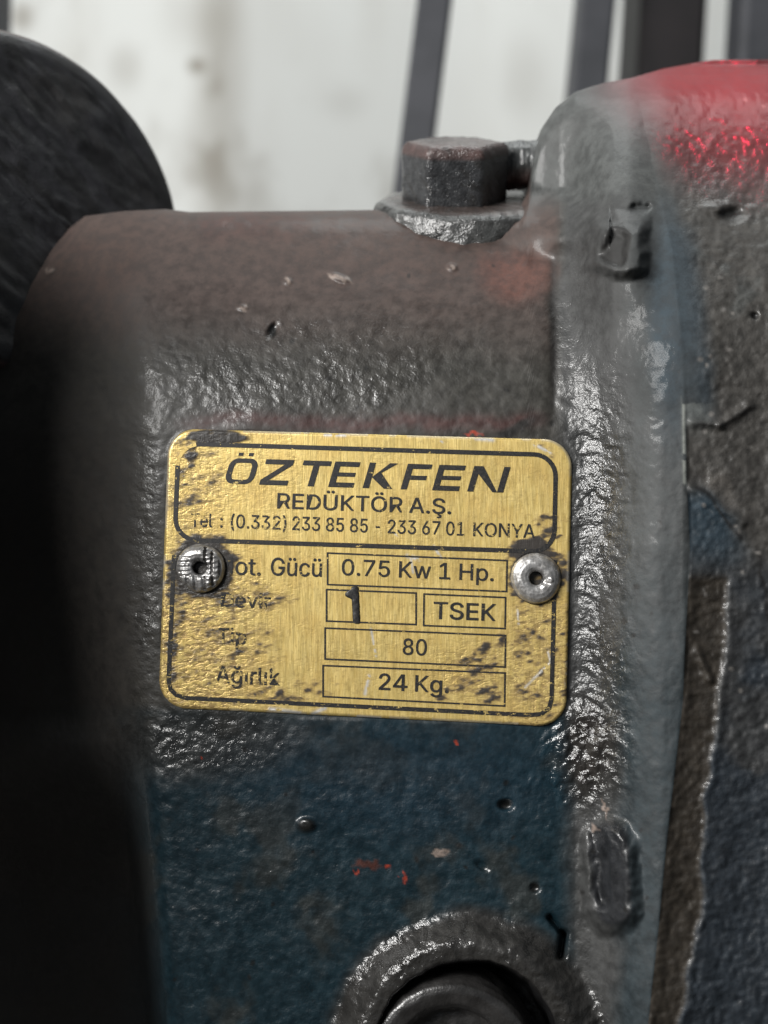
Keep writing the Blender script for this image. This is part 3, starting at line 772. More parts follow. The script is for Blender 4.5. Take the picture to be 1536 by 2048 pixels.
# letter shapes as (advance, outline points in 1/1000 cap heights, faces)
GL = {
 '(': (537, "175,406 178,481 185,557 198,636 214,715 235,792 259,867 286,938 315,1002 347,1060 464,1060 431,989 402,917 375,842 352,766 333,691 317,616 306,543 300,473 297,406 299,346 305,286 315,225 329,163 347,99 370,32 397,-38 428,-111 464,-189 347,-189 295,-91 252,7 219,107 195,208 180,307", "8,10,9 8,11,10 7,11,8 7,12,11 6,12,7 6,13,12 5,13,6 5,14,13 4,14,5 4,15,14 3,15,4 3,16,15 2,16,3 2,17,16 1,17,2 1,18,17 0,18,1 0,19,18 34,19,0 34,20,19 34,21,20 33,21,34 33,22,21 33,23,22 32,23,33 32,24,23 31,24,32 31,25,24 31,26,25 30,26,31 30,27,26 29,27,30 29,28,27"),
 ')': (537, "73,-189 110,-110 142,-35 169,35 191,102 209,167 222,229 232,289 238,348 240,406 237,473 231,543 219,616 204,691 185,766 162,842 136,917 106,989 73,1060 190,1060 222,1002 251,938 279,867 303,792 323,715 340,636 352,557 359,480 362,406 357,306 342,205 317,105 284,5 241,-93 190,-189", "17,19,18 17,20,19 17,21,20 16,21,17 16,22,21 15,22,16 15,23,22 14,23,15 14,24,23 13,24,14 13,25,24 12,25,13 12,26,25 11,26,12 11,27,26 10,27,11 10,28,27 9,28,10 8,28,9 8,29,28 7,29,8 7,30,29 6,30,7 5,30,6 5,31,30 4,31,5 4,32,31 3,32,4 2,32,3 2,33,32 1,33,2 1,34,33 0,34,1"),
 '-': (891, "662,481 662,369 224,369 224,481", "2,0,3 2,1,0"),
 '.': (369, "187,-9 164,-6 143,3 124,17 109,36 100,57 97,81 100,104 109,126 124,144 143,159 164,168 187,170 211,168 232,159 251,144 266,126 274,104 277,81 274,57 266,36 251,17 232,3 211,-6", "11,13,12 10,13,11 10,14,13 10,15,14 9,15,10 8,15,9 8,16,15 7,16,8 7,17,16 6,17,7 6,18,17 5,18,6 5,19,18 4,19,5 4,20,19 3,20,4 3,21,20 2,21,3 2,22,21 1,22,2 1,23,22 0,23,1"),
 '0': (891, "446,-13 375,-7 312,14 255,47 207,94 167,152 135,223 112,305 99,397 94,499 99,602 113,694 136,776 168,847 208,906 256,952 312,986 375,1007 446,1013 516,1007 579,986 635,952 683,906 723,847 755,776 778,694 792,602 797,499 792,397 778,305 755,223 724,152 684,94 636,47 580,14 516,-7 446,97 492,103 534,118 570,145 602,181 628,227 649,283 664,347 673,419 676,499 673,581 664,653 649,717 628,773 602,819 570,855 534,882 492,898 446,903 399,898 357,882 320,855 289,819 263,773 242,717 227,653 218,581 215,499 218,419 227,347 242,283 263,227 289,181 320,145 357,118 399,103", "17,19,18 16,19,17 16,20,19 15,20,16 15,21,20 14,21,15 14,22,21 14,54,22 54,53,22 53,23,22 13,55,14 55,54,14 13,56,55 52,23,53 13,57,56 51,23,52 13,58,57 50,23,51 50,24,23 12,58,13 12,59,58 49,24,50 11,59,12 49,25,24 11,60,59 48,25,49 11,61,60 47,25,48 10,61,11 47,26,25 10,62,61 46,26,47 9,62,10 46,27,26 9,63,62 45,27,46 8,63,9 8,64,63 44,27,45 44,28,27 8,65,64 43,28,44 7,65,8 43,29,28 7,66,65 42,29,43 6,66,7 42,30,29 6,67,66 41,30,42 40,30,41 6,68,67 5,68,6 40,31,30 5,69,68 39,31,40 39,32,31 4,69,5 4,70,69 38,32,39 4,71,70 37,32,38 36,32,37 4,36,71 4,32,36 4,33,32 3,33,4 2,33,3 2,34,33 2,35,34 1,35,2 1,0,35"),
 '1': (891, "150,0 150,107 768,107 768,0 542,1000 542,0 417,0 417,881 411,881 169,703 169,839 390,1000", "10,4,11 10,8,4 8,7,4 7,5,4 10,9,8 6,5,7 0,2,1 0,3,2"),
 '2': (891, "126,0 126,93 460,450 496,488 528,523 555,555 577,585 596,614 611,642 621,670 627,700 630,730 627,764 618,795 605,823 586,847 564,867 537,883 507,894 475,901 440,903 402,901 369,893 339,880 312,862 290,839 273,813 260,782 252,749 250,711 129,711 133,769 147,822 169,869 200,912 237,947 281,976 331,997 384,1009 442,1013 500,1009 553,997 601,976 644,948 680,915 710,875 732,831 745,783 749,732 747,695 740,660 729,624 713,588 690,550 660,508 624,463 578,411 525,353 300,119 300,111 765,111 765,0", "38,40,39 38,41,40 37,41,38 37,42,41 36,42,37 36,43,42 35,43,36 35,44,43 34,44,35 34,20,44 20,19,44 19,45,44 33,21,34 21,20,34 18,45,19 33,22,21 17,45,18 33,23,22 16,45,17 33,24,23 16,46,45 32,24,33 15,46,16 32,25,24 14,46,15 32,26,25 14,47,46 13,47,14 31,26,32 31,27,26 12,47,13 12,48,47 31,28,27 30,28,31 11,48,12 30,29,28 11,49,48 10,49,11 9,49,10 9,50,49 8,50,9 8,51,50 7,51,8 7,52,51 6,52,7 6,53,52 5,53,6 4,53,5 4,54,53 3,54,4 3,55,54 2,55,3 2,56,55 1,56,2 1,57,56 1,58,57 1,59,58 1,60,59 1,61,60 0,61,1"),
 '3': (891, "428,-13 369,-10 313,1 261,19 213,44 172,75 138,113 111,156 94,205 86,259 215,259 221,226 232,197 249,171 270,149 295,131 325,116 357,106 392,100 430,98 469,100 506,108 541,119 571,136 597,157 618,183 634,212 644,246 647,285 644,320 635,354 621,386 601,414 574,439 540,459 499,474 451,484 395,487 308,487 308,588 566,881 566,889 137,889 137,1000 732,1000 732,905 415,547 415,568 486,570 549,562 606,542 655,514 696,479 729,437 753,390 768,339 772,285 768,229 753,177 728,130 695,88 655,53 607,24 553,3 493,-9", "42,44,43 42,45,44 42,41,45 41,40,45 40,46,45 39,47,40 47,46,40 38,47,39 47,49,48 38,49,47 38,50,49 38,51,50 38,37,51 37,52,51 36,52,37 35,52,36 35,53,52 34,53,35 33,53,34 32,53,33 32,54,53 31,54,32 31,55,54 30,55,31 29,55,30 29,56,55 28,56,29 27,56,28 27,57,56 8,10,9 8,11,10 26,57,27 26,58,57 8,12,11 25,58,26 7,12,8 7,13,12 24,58,25 24,59,58 7,14,13 23,59,24 6,14,7 6,15,14 22,59,23 6,16,15 22,60,59 21,60,22 6,17,16 5,17,6 20,60,21 5,18,17 19,60,20 5,19,18 5,60,19 5,61,60 4,61,5 4,62,61 3,62,4 3,63,62 2,63,3 2,64,63 1,64,2 1,0,64"),
 '4': (900, "60,195 860,195 860,312 60,312 555,0 685,0 685,1000 555,1000 60,312 200,312 640,1000 520,1000", "0,1,2,3 4,5,6,7 8,9,10,11"),
 '5': (891, "435,-13 377,-10 324,2 275,22 231,48 194,80 163,118 139,161 124,207 117,256 240,256 245,227 256,200 271,175 291,153 314,134 341,118 370,107 401,100 435,98 474,101 510,111 543,127 572,148 597,174 617,205 632,240 641,278 644,319 641,360 632,399 616,435 596,466 570,493 540,515 506,531 469,541 428,544 395,542 362,537 329,528 299,515 273,500 252,483 132,497 189,1000 720,1000 720,889 296,889 263,593 268,593 291,611 318,626 349,639 382,648 416,654 451,656 495,653 538,645 578,631 615,612 648,589 678,561 705,529 727,493 745,454 758,412 766,368 768,321 764,259 749,201 725,149 693,102 653,62 607,30 554,6 497,-9", "44,48,45 48,46,45 48,47,46 44,49,48 55,57,56 54,57,55 54,58,57 53,58,54 53,59,58 52,59,53 52,60,59 51,60,52 51,61,60 50,61,51 44,50,49 44,61,50 44,39,61 39,38,61 38,62,61 38,37,62 37,63,62 36,63,37 35,63,36 44,40,39 34,63,35 34,64,63 44,41,40 44,42,41 33,64,34 44,43,42 33,65,64 32,65,33 31,65,32 31,66,65 30,66,31 30,67,66 29,67,30 29,68,67 28,68,29 28,69,68 27,69,28 26,69,27 26,70,69 8,10,9 8,11,10 25,70,26 8,12,11 7,12,8 24,70,25 24,71,70 7,13,12 7,14,13 23,71,24 6,14,7 6,15,14 23,72,71 22,72,23 6,16,15 21,72,22 6,17,16 5,17,6 20,72,21 5,18,17 20,73,72 19,73,20 5,19,18 5,73,19 4,73,5 4,74,73 3,74,4 3,75,74 2,75,3 2,76,75 1,76,2 1,0,76"),
 '6': (891, "445,-13 385,-9 330,5 280,29 235,61 197,100 166,146 143,199 129,256 125,318 128,367 139,417 157,470 183,527 221,594 270,669 496,1000 633,1000 297,513 286,513 296,532 309,549 324,565 342,580 362,593 385,603 409,611 434,616 462,617 520,613 573,600 621,579 663,550 698,514 727,471 748,423 760,368 764,309 760,249 746,193 723,143 692,98 654,59 609,28 559,5 504,-9 445,95 482,98 517,108 548,123 575,144 599,169 618,199 632,233 641,269 644,309 641,349 632,386 618,419 599,449 575,474 548,494 517,509 482,518 445,521 408,518 373,510 342,495 314,474 290,450 271,420 257,387 248,351 246,311 248,271 257,234 271,200 290,170 314,144 342,123 373,108 408,98", "15,17,16 15,23,17 23,18,17 14,23,15 27,29,28 26,29,27 26,30,29 25,30,26 24,30,25 24,31,30 13,23,14 23,31,24 13,22,23 18,31,23 18,32,31 13,21,22 18,64,32 64,33,32 13,20,21 13,19,20 12,19,13 18,65,64 63,33,64 18,66,65 62,33,63 62,34,33 12,18,19 12,66,18 12,67,66 61,34,62 12,68,67 60,34,61 12,69,68 59,34,60 59,35,34 11,69,12 11,70,69 58,35,59 58,36,35 11,71,70 57,36,58 10,71,11 10,72,71 56,36,57 56,37,36 9,72,10 9,73,72 55,37,56 8,73,9 8,74,73 54,37,55 54,38,37 8,75,74 53,38,54 7,75,8 53,39,38 7,76,75 52,39,53 7,77,76 51,39,52 6,77,7 51,40,39 6,78,77 50,40,51 5,78,6 5,79,78 49,40,50 49,41,40 5,80,79 48,41,49 5,81,80 47,41,48 4,81,5 4,46,81 46,41,47 46,42,41 4,42,46 3,42,4 3,43,42 2,43,3 2,44,43 1,44,2 1,45,44 0,45,1"),
 '7': (891, "191,0 636,881 636,889 122,889 122,1000 768,1000 768,882 324,0", "3,5,4 3,2,5 2,6,5 1,6,2 1,7,6 0,7,1"),
 '8': (891, "445,-13 380,-9 321,3 266,22 219,49 178,82 146,121 121,166 107,214 102,266 105,307 113,346 128,384 147,418 171,448 199,474 230,495 264,511 300,520 300,525 254,542 215,569 182,605 158,648 143,696 138,748 143,797 156,842 178,884 208,921 244,953 287,979 335,998 388,1010 445,1013 501,1010 554,998 602,979 644,953 681,921 710,884 733,842 746,797 750,748 745,696 731,649 706,605 674,569 635,542 591,525 591,520 626,511 659,495 690,474 718,448 742,418 761,384 776,346 785,307 788,266 783,214 768,166 744,121 711,82 671,49 623,22 569,3 509,-9 445,97 487,99 526,106 560,118 590,135 615,155 635,180 650,208 659,239 662,272 659,308 649,341 634,371 612,397 587,420 556,438 522,452 485,460 445,462 404,460 367,452 333,438 302,420 276,397 255,371 239,341 230,308 227,272 230,239 239,208 253,180 274,155 299,135 329,118 364,106 402,99 445,569 479,571 510,579 539,590 564,606 586,626 604,650 617,677 625,706 628,738 625,770 617,800 605,826 587,849 566,868 541,884 512,895 480,902 445,904 410,902 378,895 349,884 323,868 302,849 284,826 271,800 264,770 261,738 264,706 271,677 284,650 302,626 323,606 349,590 379,579 410,571", "33,35,34 32,35,33 32,36,35 31,36,32 31,37,36 30,37,31 30,38,37 29,38,30 29,39,38 28,123,29 123,39,29 123,122,39 122,121,39 121,40,39 28,124,123 120,40,121 28,125,124 119,40,120 27,125,28 119,41,40 27,126,125 118,41,119 27,127,126 117,41,118 116,41,117 27,128,127 26,128,27 116,42,41 26,129,128 115,42,116 26,130,129 114,42,115 25,130,26 114,43,42 25,131,130 113,43,114 24,131,25 113,44,43 24,132,131 112,44,113 24,133,132 111,44,112 111,45,44 23,133,24 23,134,133 110,45,111 23,135,134 109,45,110 109,46,45 22,135,23 22,136,135 108,46,109 22,137,136 107,46,108 107,47,46 21,137,22 21,138,137 106,47,107 21,139,138 105,47,106 21,104,139 104,47,105 21,47,104 21,48,47 20,48,21 20,49,48 19,49,20 18,49,19 18,50,49 17,50,18 17,51,50 16,51,17 16,52,51 15,52,16 15,53,52 14,86,15 86,53,15 86,54,53 14,87,86 85,54,86 14,88,87 84,54,85 14,89,88 83,54,84 13,89,14 83,55,54 13,90,89 82,55,83 13,91,90 81,55,82 12,91,13 81,56,55 12,92,91 80,56,81 11,92,12 80,57,56 11,93,92 79,57,80 79,58,57 10,93,11 10,94,93 78,58,79 10,95,94 77,58,78 77,59,58 9,95,10 9,96,95 76,59,77 8,96,9 76,60,59 8,97,96 75,60,76 75,61,60 7,97,8 7,98,97 74,61,75 7,99,98 73,61,74 6,99,7 73,62,61 6,100,99 72,62,73 6,101,100 71,62,72 5,101,6 71,63,62 5,102,101 70,63,71 5,103,102 69,63,70 5,68,103 68,63,69 5,63,68 4,63,5 4,64,63 4,65,64 3,65,4 2,65,3 2,66,65 1,66,2 1,67,66 0,67,1"),
 ':': (369, "187,532 164,535 143,544 124,558 109,577 100,598 97,621 100,645 109,667 124,685 143,700 164,709 187,711 211,709 232,700 251,685 266,667 274,645 277,621 274,598 266,577 251,558 232,544 211,535 187,-9 164,-6 143,3 124,17 109,36 100,57 97,81 100,104 109,126 124,144 143,159 164,168 187,170 211,168 232,159 251,144 266,126 274,104 277,81 274,57 266,36 251,17 232,3 211,-6", "35,37,36 34,37,35 34,38,37 34,39,38 33,39,34 32,39,33 32,40,39 31,40,32 31,41,40 30,41,31 30,42,41 29,42,30 29,43,42 28,43,29 28,44,43 27,44,28 27,45,44 26,45,27 26,46,45 25,46,26 25,47,46 24,47,25 11,13,12 11,14,13 10,14,11 10,15,14 9,15,10 8,15,9 8,16,15 7,16,8 7,17,16 6,17,7 6,18,17 5,18,6 5,19,18 5,20,19 4,20,5 3,20,4 3,21,20 2,21,3 2,22,21 2,23,22 1,23,2 1,0,23"),
 'A': (943, "32,0 396,1000 543,1000 910,0 777,0 564,595 551,634 536,680 519,732 501,791 480,861 456,940 482,940 458,860 437,789 418,729 402,677 387,633 374,595 167,0 216,279 216,391 727,391 727,279", "0,11,1 11,2,1 11,12,2 12,3,2 0,21,11 21,13,11 13,10,11 13,10,12 10,22,12 22,3,12 9,22,10 21,14,13 8,22,9 21,15,14 7,22,8 21,16,15 6,22,7 21,17,16 5,22,6 21,18,17 21,20,18 20,19,18 4,23,5 23,22,5 0,20,21 20,22,21 20,23,22 23,3,22 0,19,20 4,3,23"),
 'D': (987, "430,0 189,0 189,112 422,112 499,117 567,133 625,159 674,194 714,239 745,293 767,355 780,425 785,502 780,578 767,647 745,709 715,762 676,806 628,842 572,867 507,883 434,888 183,888 183,1000 443,1000 536,993 619,973 693,940 757,895 810,838 852,769 883,689 901,601 907,502 901,403 883,313 852,233 809,164 755,106 689,60 613,27 527,7 245,1000 245,0 118,0 118,1000", "44,23,45 23,42,45 44,22,23 42,24,23 43,24,42 43,21,24 21,25,24 21,26,25 21,27,26 21,28,27 21,20,28 20,29,28 44,21,22 44,2,21 2,43,21 19,29,20 18,29,19 17,29,18 17,30,29 16,30,17 16,31,30 15,31,16 14,31,15 14,32,31 13,32,14 13,33,32 12,33,13 11,33,12 11,34,33 10,34,11 10,35,34 9,35,10 9,36,35 8,36,9 7,36,8 7,37,36 6,37,7 6,38,37 5,38,6 4,38,5 3,38,4 44,1,2 43,3,2 43,38,3 43,39,38 43,40,39 43,41,40 43,0,41 1,43,44 43,0,1"),
 'E': (823, "118,0 118,1000 732,1000 732,888 245,888 245,562 699,562 699,450 245,450 245,112 738,112 738,0", "0,4,1 4,2,1 4,3,2 0,5,4 0,8,5 8,6,5 8,7,6 0,9,8 0,10,9 0,11,10"),
 'G': (1023, "528,-13 443,-6 365,14 294,49 231,97 179,156 136,227 104,309 85,399 79,499 85,600 104,691 136,773 179,844 231,903 293,951 362,986 438,1006 521,1013 572,1011 622,1003 669,990 714,972 755,950 793,922 827,891 857,857 883,818 904,777 921,733 932,685 802,685 791,717 777,746 761,773 743,797 723,820 700,839 675,856 649,870 620,882 589,890 556,894 521,896 464,891 410,876 360,850 315,815 277,770 246,715 222,652 208,580 203,499 208,419 222,348 246,285 278,231 317,186 362,150 413,125 469,109 528,104 582,108 632,120 678,140 718,167 751,201 779,242 799,289 811,341 815,398 854,391 556,391 556,503 940,503 940,393 934,315 916,243 886,179 846,122 798,75 740,37 676,9 605,-8", "17,19,18 17,20,19 16,20,17 16,21,20 16,22,21 15,22,16 15,23,22 14,23,15 14,24,23 14,25,24 13,44,14 44,43,14 43,25,14 42,25,43 41,25,42 41,26,25 13,45,44 40,26,41 39,26,40 13,46,45 38,26,39 38,27,26 37,27,38 13,47,46 12,47,13 36,27,37 35,27,36 35,28,27 12,48,47 34,28,35 34,29,28 11,48,12 33,29,34 11,49,48 32,29,33 32,30,29 31,30,32 11,50,49 10,50,11 10,51,50 9,51,10 9,52,51 72,74,73 72,70,74 70,75,74 8,52,9 8,53,52 8,54,53 7,54,8 72,69,70 71,75,70 71,76,75 69,71,72 69,76,71 7,55,54 68,76,69 68,77,76 6,55,7 67,77,68 6,56,55 67,78,77 66,78,67 6,57,56 5,57,6 65,78,66 5,58,57 65,79,78 64,79,65 4,58,5 4,59,58 63,79,64 4,60,59 63,80,79 62,80,63 4,61,60 61,80,62 4,80,61 3,80,4 3,81,80 2,81,3 2,82,81 1,82,2 1,83,82 0,83,1"),
 'H': (1016, "118,0 118,1000 245,1000 245,568 771,568 771,1000 898,1000 898,0 771,0 771,456 245,456 245,0", "0,2,1 0,3,2 4,6,5 4,7,6 0,10,3 10,4,3 10,9,4 9,7,4 0,11,10 8,7,9"),
 'K': (917, "118,0 245,0 245,1000 118,1000 245,329 881,1000 715,1000 245,492 354,444 732,0 882,0 448,543", "0,1,2,3 4,5,6,7 8,9,10,11"),
 'M': (1235, "118,0 118,1000 298,1000 545,368 551,352 558,333 565,312 572,290 580,266 588,241 596,215 604,190 612,165 619,140 626,117 632,96 604,96 611,116 617,139 625,162 633,187 640,213 649,238 657,264 665,288 672,311 680,332 687,351 693,368 936,1000 1116,1000 1116,0 991,0 991,572 991,594 991,617 992,643 992,669 992,697 993,725 994,754 994,783 995,812 996,841 996,870 997,899 1008,899 998,868 989,836 978,805 968,773 957,743 947,713 937,685 928,658 919,633 910,610 903,589 896,572 672,0 562,0 335,572 328,589 321,609 313,631 304,655 295,682 285,710 275,739 264,770 254,801 243,834 232,866 220,899 234,899 234,873 235,846 236,818 237,789 237,760 238,731 238,702 238,673 239,646 239,619 240,595 240,572 240,0", "0,73,1 73,2,1 73,74,2 74,3,2 28,45,29 45,30,29 45,46,30 46,31,30 0,72,73 75,3,74 28,44,45 47,31,46 76,3,75 28,48,44 48,43,44 48,43,47 43,31,47 0,76,72 76,71,72 0,77,76 71,3,76 42,31,43 28,49,48 70,3,71 0,78,77 41,31,42 28,50,49 69,3,70 0,79,78 40,31,41 28,51,50 68,3,69 0,80,79 39,31,40 28,52,51 67,3,68 0,81,80 38,31,39 28,53,52 66,3,67 0,82,81 37,31,38 28,54,53 65,3,66 0,83,82 36,31,37 28,55,54 64,3,65 0,84,83 35,31,36 28,56,55 63,3,64 0,85,84 34,31,35 28,57,56 62,3,63 0,86,85 33,31,34 28,58,57 61,3,62 0,87,86 60,3,61 28,59,58 32,31,33 60,4,3 27,59,28 60,5,4 26,59,27 60,6,5 25,59,26 60,7,6 24,59,25 60,8,7 23,59,24 60,9,8 22,59,23 60,10,9 21,59,22 60,11,10 20,59,21 60,12,11 19,59,20 60,18,12 18,13,12 18,13,19 13,59,19 14,59,13 60,17,18 15,59,14 60,16,17 60,15,16 60,59,15"),
 'N': (1029, "118,0 118,1000 268,1000 674,359 686,341 699,320 713,296 728,270 745,241 762,210 779,177 796,143 813,108 796,105 792,142 790,178 788,213 786,247 785,279 785,309 784,337 784,362 784,383 784,1000 911,1000 911,0 760,0 397,570 381,596 365,623 349,650 331,680 312,713 291,749 268,790 241,836 211,889 234,892 236,844 238,798 240,754 242,714 243,678 244,645 245,616 245,592 246,572 246,0", "0,36,1 36,2,1 36,37,2 37,3,2 22,24,23 22,25,24 38,3,37 0,38,36 38,35,36 0,39,38 35,3,38 34,3,35 0,40,39 33,3,34 0,41,40 32,3,33 0,42,41 31,3,32 30,3,31 0,43,42 29,3,30 0,44,43 28,3,29 0,45,44 27,3,28 0,46,45 0,47,46 26,3,27 21,25,22 20,25,21 26,4,3 26,5,4 19,25,20 26,6,5 18,25,19 26,7,6 17,25,18 26,8,7 16,25,17 26,9,8 15,25,16 26,10,9 14,11,15 11,25,15 26,14,10 14,11,10 12,25,11 26,13,14 13,25,12 26,25,13"),
 'O': (1048, "525,-13 442,-6 366,14 296,49 233,96 181,156 137,227 105,308 86,399 79,499 86,600 105,691 137,773 181,844 233,903 296,951 366,986 442,1006 525,1013 608,1006 684,986 754,951 816,903 869,844 912,773 944,691 963,600 969,499 963,399 944,308 912,227 869,156 816,96 754,49 684,14 608,-6 525,104 583,109 637,124 687,149 732,184 771,229 803,283 827,347 841,419 846,499 841,581 827,653 803,717 771,771 732,816 687,851 637,876 583,891 525,896 467,891 413,876 362,850 317,815 278,770 246,716 222,653 208,580 203,499 208,419 222,347 246,284 278,229 317,185 362,150 413,124 467,109", "17,19,18 16,19,17 16,20,19 15,20,16 15,21,20 14,21,15 14,22,21 13,55,14 55,54,14 54,22,14 54,53,22 53,23,22 52,23,53 13,56,55 51,23,52 13,57,56 50,23,51 13,58,57 50,24,23 12,58,13 49,24,50 12,59,58 11,59,12 49,25,24 48,25,49 11,60,59 47,25,48 11,61,60 10,61,11 47,26,25 46,26,47 10,62,61 9,62,10 46,27,26 45,27,46 9,63,62 8,63,9 8,64,63 44,27,45 44,28,27 8,65,64 43,28,44 7,65,8 43,29,28 7,66,65 42,29,43 6,66,7 42,30,29 6,67,66 41,30,42 6,68,67 40,30,41 5,68,6 40,31,30 5,69,68 39,31,40 39,32,31 4,69,5 4,70,69 38,32,39 4,71,70 37,32,38 4,36,71 36,32,37 4,32,36 4,33,32 3,33,4 2,33,3 2,34,33 1,34,2 1,35,34 1,0,35"),
 'R': (883, "118,0 118,1000 464,1000 536,996 600,982 655,960 701,931 738,894 767,851 788,803 801,750 805,692 801,634 788,582 767,534 738,491 701,456 654,427 599,406 536,393 464,389 189,389 189,501 459,501 508,504 550,512 585,524 615,542 638,564 656,591 669,621 676,655 679,692 676,730 669,765 656,796 638,823 614,846 585,864 549,878 507,886 458,889 245,889 245,0 694,0 452,450 595,450 841,0", "0,22,1 22,42,1 42,2,1 42,3,2 42,4,3 42,5,4 42,6,5 42,7,6 42,41,7 41,40,7 40,8,7 22,43,42 39,8,40 38,8,39 37,8,38 37,9,8 36,9,37 35,9,36 35,10,9 34,10,35 33,10,34 33,11,10 32,11,33 31,11,32 31,12,11 30,12,31 30,13,12 29,13,30 28,13,29 28,14,13 27,14,28 26,14,27 26,15,14 25,15,26 24,15,25 23,15,24 0,21,22 43,23,22 43,45,23 45,15,23 45,16,15 45,46,16 46,17,16 43,20,45 20,44,45 47,17,46 18,47,17 19,47,18 20,47,19 0,20,21 0,43,20 44,47,20"),
 'S': (878, "440,-17 370,-13 307,-2 251,18 201,45 159,78 126,118 100,163 83,214 75,268 205,268 212,232 224,200 243,172 266,149 295,130 327,115 363,105 400,99 440,97 484,99 524,106 562,118 596,135 624,156 648,181 665,209 676,240 679,274 676,304 667,330 653,352 633,371 609,387 582,402 551,415 517,426 481,437 361,470 285,497 221,529 169,568 132,615 110,670 102,732 107,786 122,836 147,880 181,919 222,952 270,979 325,998 383,1010 446,1013 510,1010 568,998 621,978 668,952 708,920 741,882 766,839 782,793 788,743 663,743 652,789 629,828 594,860 550,883 499,897 442,901 401,899 363,892 329,880 299,864 273,845 253,822 238,796 229,768 226,738 230,706 240,679 257,656 280,636 305,619 333,606 362,594 390,585 417,577 519,549 549,540 580,530 612,518 645,504 676,487 705,467 732,444 756,418 776,388 791,354 800,316 803,272 798,220 784,170 760,125 727,84 685,49 636,21 578,0 512,-13", "52,54,53 51,54,52 51,55,54 50,55,51 50,56,55 49,56,50 49,57,56 48,57,49 48,58,57 48,59,58 47,70,48 70,69,48 69,59,48 68,59,69 47,71,70 67,59,68 47,72,71 66,59,67 66,60,59 46,72,47 46,73,72 46,74,73 65,60,66 46,75,74 65,61,60 45,75,46 64,61,65 45,76,75 45,77,76 64,62,61 63,62,64 44,77,45 44,78,77 44,79,78 43,79,44 43,80,79 43,81,80 42,81,43 42,82,81 42,83,82 42,84,83 41,84,42 41,85,84 41,86,85 41,87,86 41,88,87 40,88,41 40,89,88 40,90,89 40,91,90 39,91,40 39,92,91 39,93,92 38,93,39 38,94,93 37,94,38 37,95,94 37,96,95 36,96,37 35,96,36 35,97,96 34,97,35 33,97,34 33,98,97 32,98,33 31,98,32 31,99,98 30,99,31 29,99,30 29,100,99 28,100,29 27,100,28 27,101,100 8,10,9 8,11,10 26,101,27 8,12,11 26,102,101 7,12,8 25,102,26 7,13,12 24,102,25 7,14,13 24,103,102 6,14,7 23,103,24 6,15,14 22,103,23 6,16,15 22,104,103 21,104,22 5,16,6 5,17,16 20,104,21 5,18,17 19,104,20 5,19,18 5,104,19 5,105,104 4,105,5 4,106,105 3,106,4 3,107,106 2,107,3 2,108,107 1,108,2 1,0,108"),
 'T': (882, "62,888 62,1000 819,1000 819,888 505,888 505,0 379,0 379,888", "0,2,1 0,3,2 7,3,0 6,4,7 4,3,7 6,5,4"),
 'Y': (928, "400,0 400,409 32,1000 179,1000 378,677 399,642 419,608 437,574 455,539 472,498 491,453 440,453 458,499 476,540 494,576 512,609 531,643 551,677 749,1000 895,1000 527,409 527,0", "1,3,2 1,4,3 17,19,18 17,20,19 1,5,4 16,20,17 15,20,16 1,6,5 14,20,15 1,7,6 13,20,14 1,8,7 12,9,13 9,20,13 1,12,8 12,9,8 1,11,12 10,20,9 1,10,11 1,20,10 0,20,1 0,21,20"),
 'c': (778, "407,-16 343,-11 283,5 230,32 182,69 142,114 110,167 86,228 72,295 67,368 72,443 86,511 110,572 142,626 182,671 230,707 283,734 343,750 407,756 443,754 478,749 511,741 543,730 572,716 600,700 625,680 648,658 668,633 686,605 700,576 711,544 595,515 589,534 581,552 571,568 559,584 546,598 531,611 514,622 496,631 476,639 455,644 432,647 407,648 361,644 320,631 285,610 256,581 232,547 213,508 200,464 192,418 189,368 192,320 200,274 213,231 232,192 256,158 285,130 320,108 361,96 407,91 432,92 455,96 477,101 497,109 515,118 532,130 548,143 561,158 573,174 583,192 592,211 598,230 713,201 702,169 688,138 671,110 650,85 628,62 602,42 574,24 544,10 512,-1 479,-10 444,-14", "17,19,18 17,20,19 16,20,17 16,21,20 16,22,21 15,22,16 15,23,22 15,24,23 14,24,15 14,25,24 14,26,25 13,43,14 43,26,14 43,42,26 42,27,26 13,44,43 41,27,42 13,45,44 40,27,41 39,27,40 39,28,27 13,46,45 38,28,39 12,46,13 37,28,38 36,28,37 12,47,46 36,29,28 35,29,36 34,29,35 12,48,47 34,30,29 11,48,12 33,30,34 32,30,33 11,49,48 32,31,30 10,49,11 10,50,49 10,51,50 9,51,10 9,52,51 8,52,9 8,53,52 8,54,53 7,54,8 7,55,54 7,56,55 72,74,73 6,56,7 71,74,72 71,75,74 70,75,71 6,57,56 69,75,70 69,76,75 5,57,6 5,58,57 68,76,69 67,76,68 67,77,76 66,77,67 5,59,58 65,77,66 4,59,5 65,78,77 64,78,65 4,60,59 63,78,64 62,78,63 4,61,60 61,78,62 4,78,61 4,79,78 3,79,4 3,80,79 3,81,80 2,81,3 2,82,81 2,83,82 1,83,2 1,84,83 1,85,84 0,85,1"),
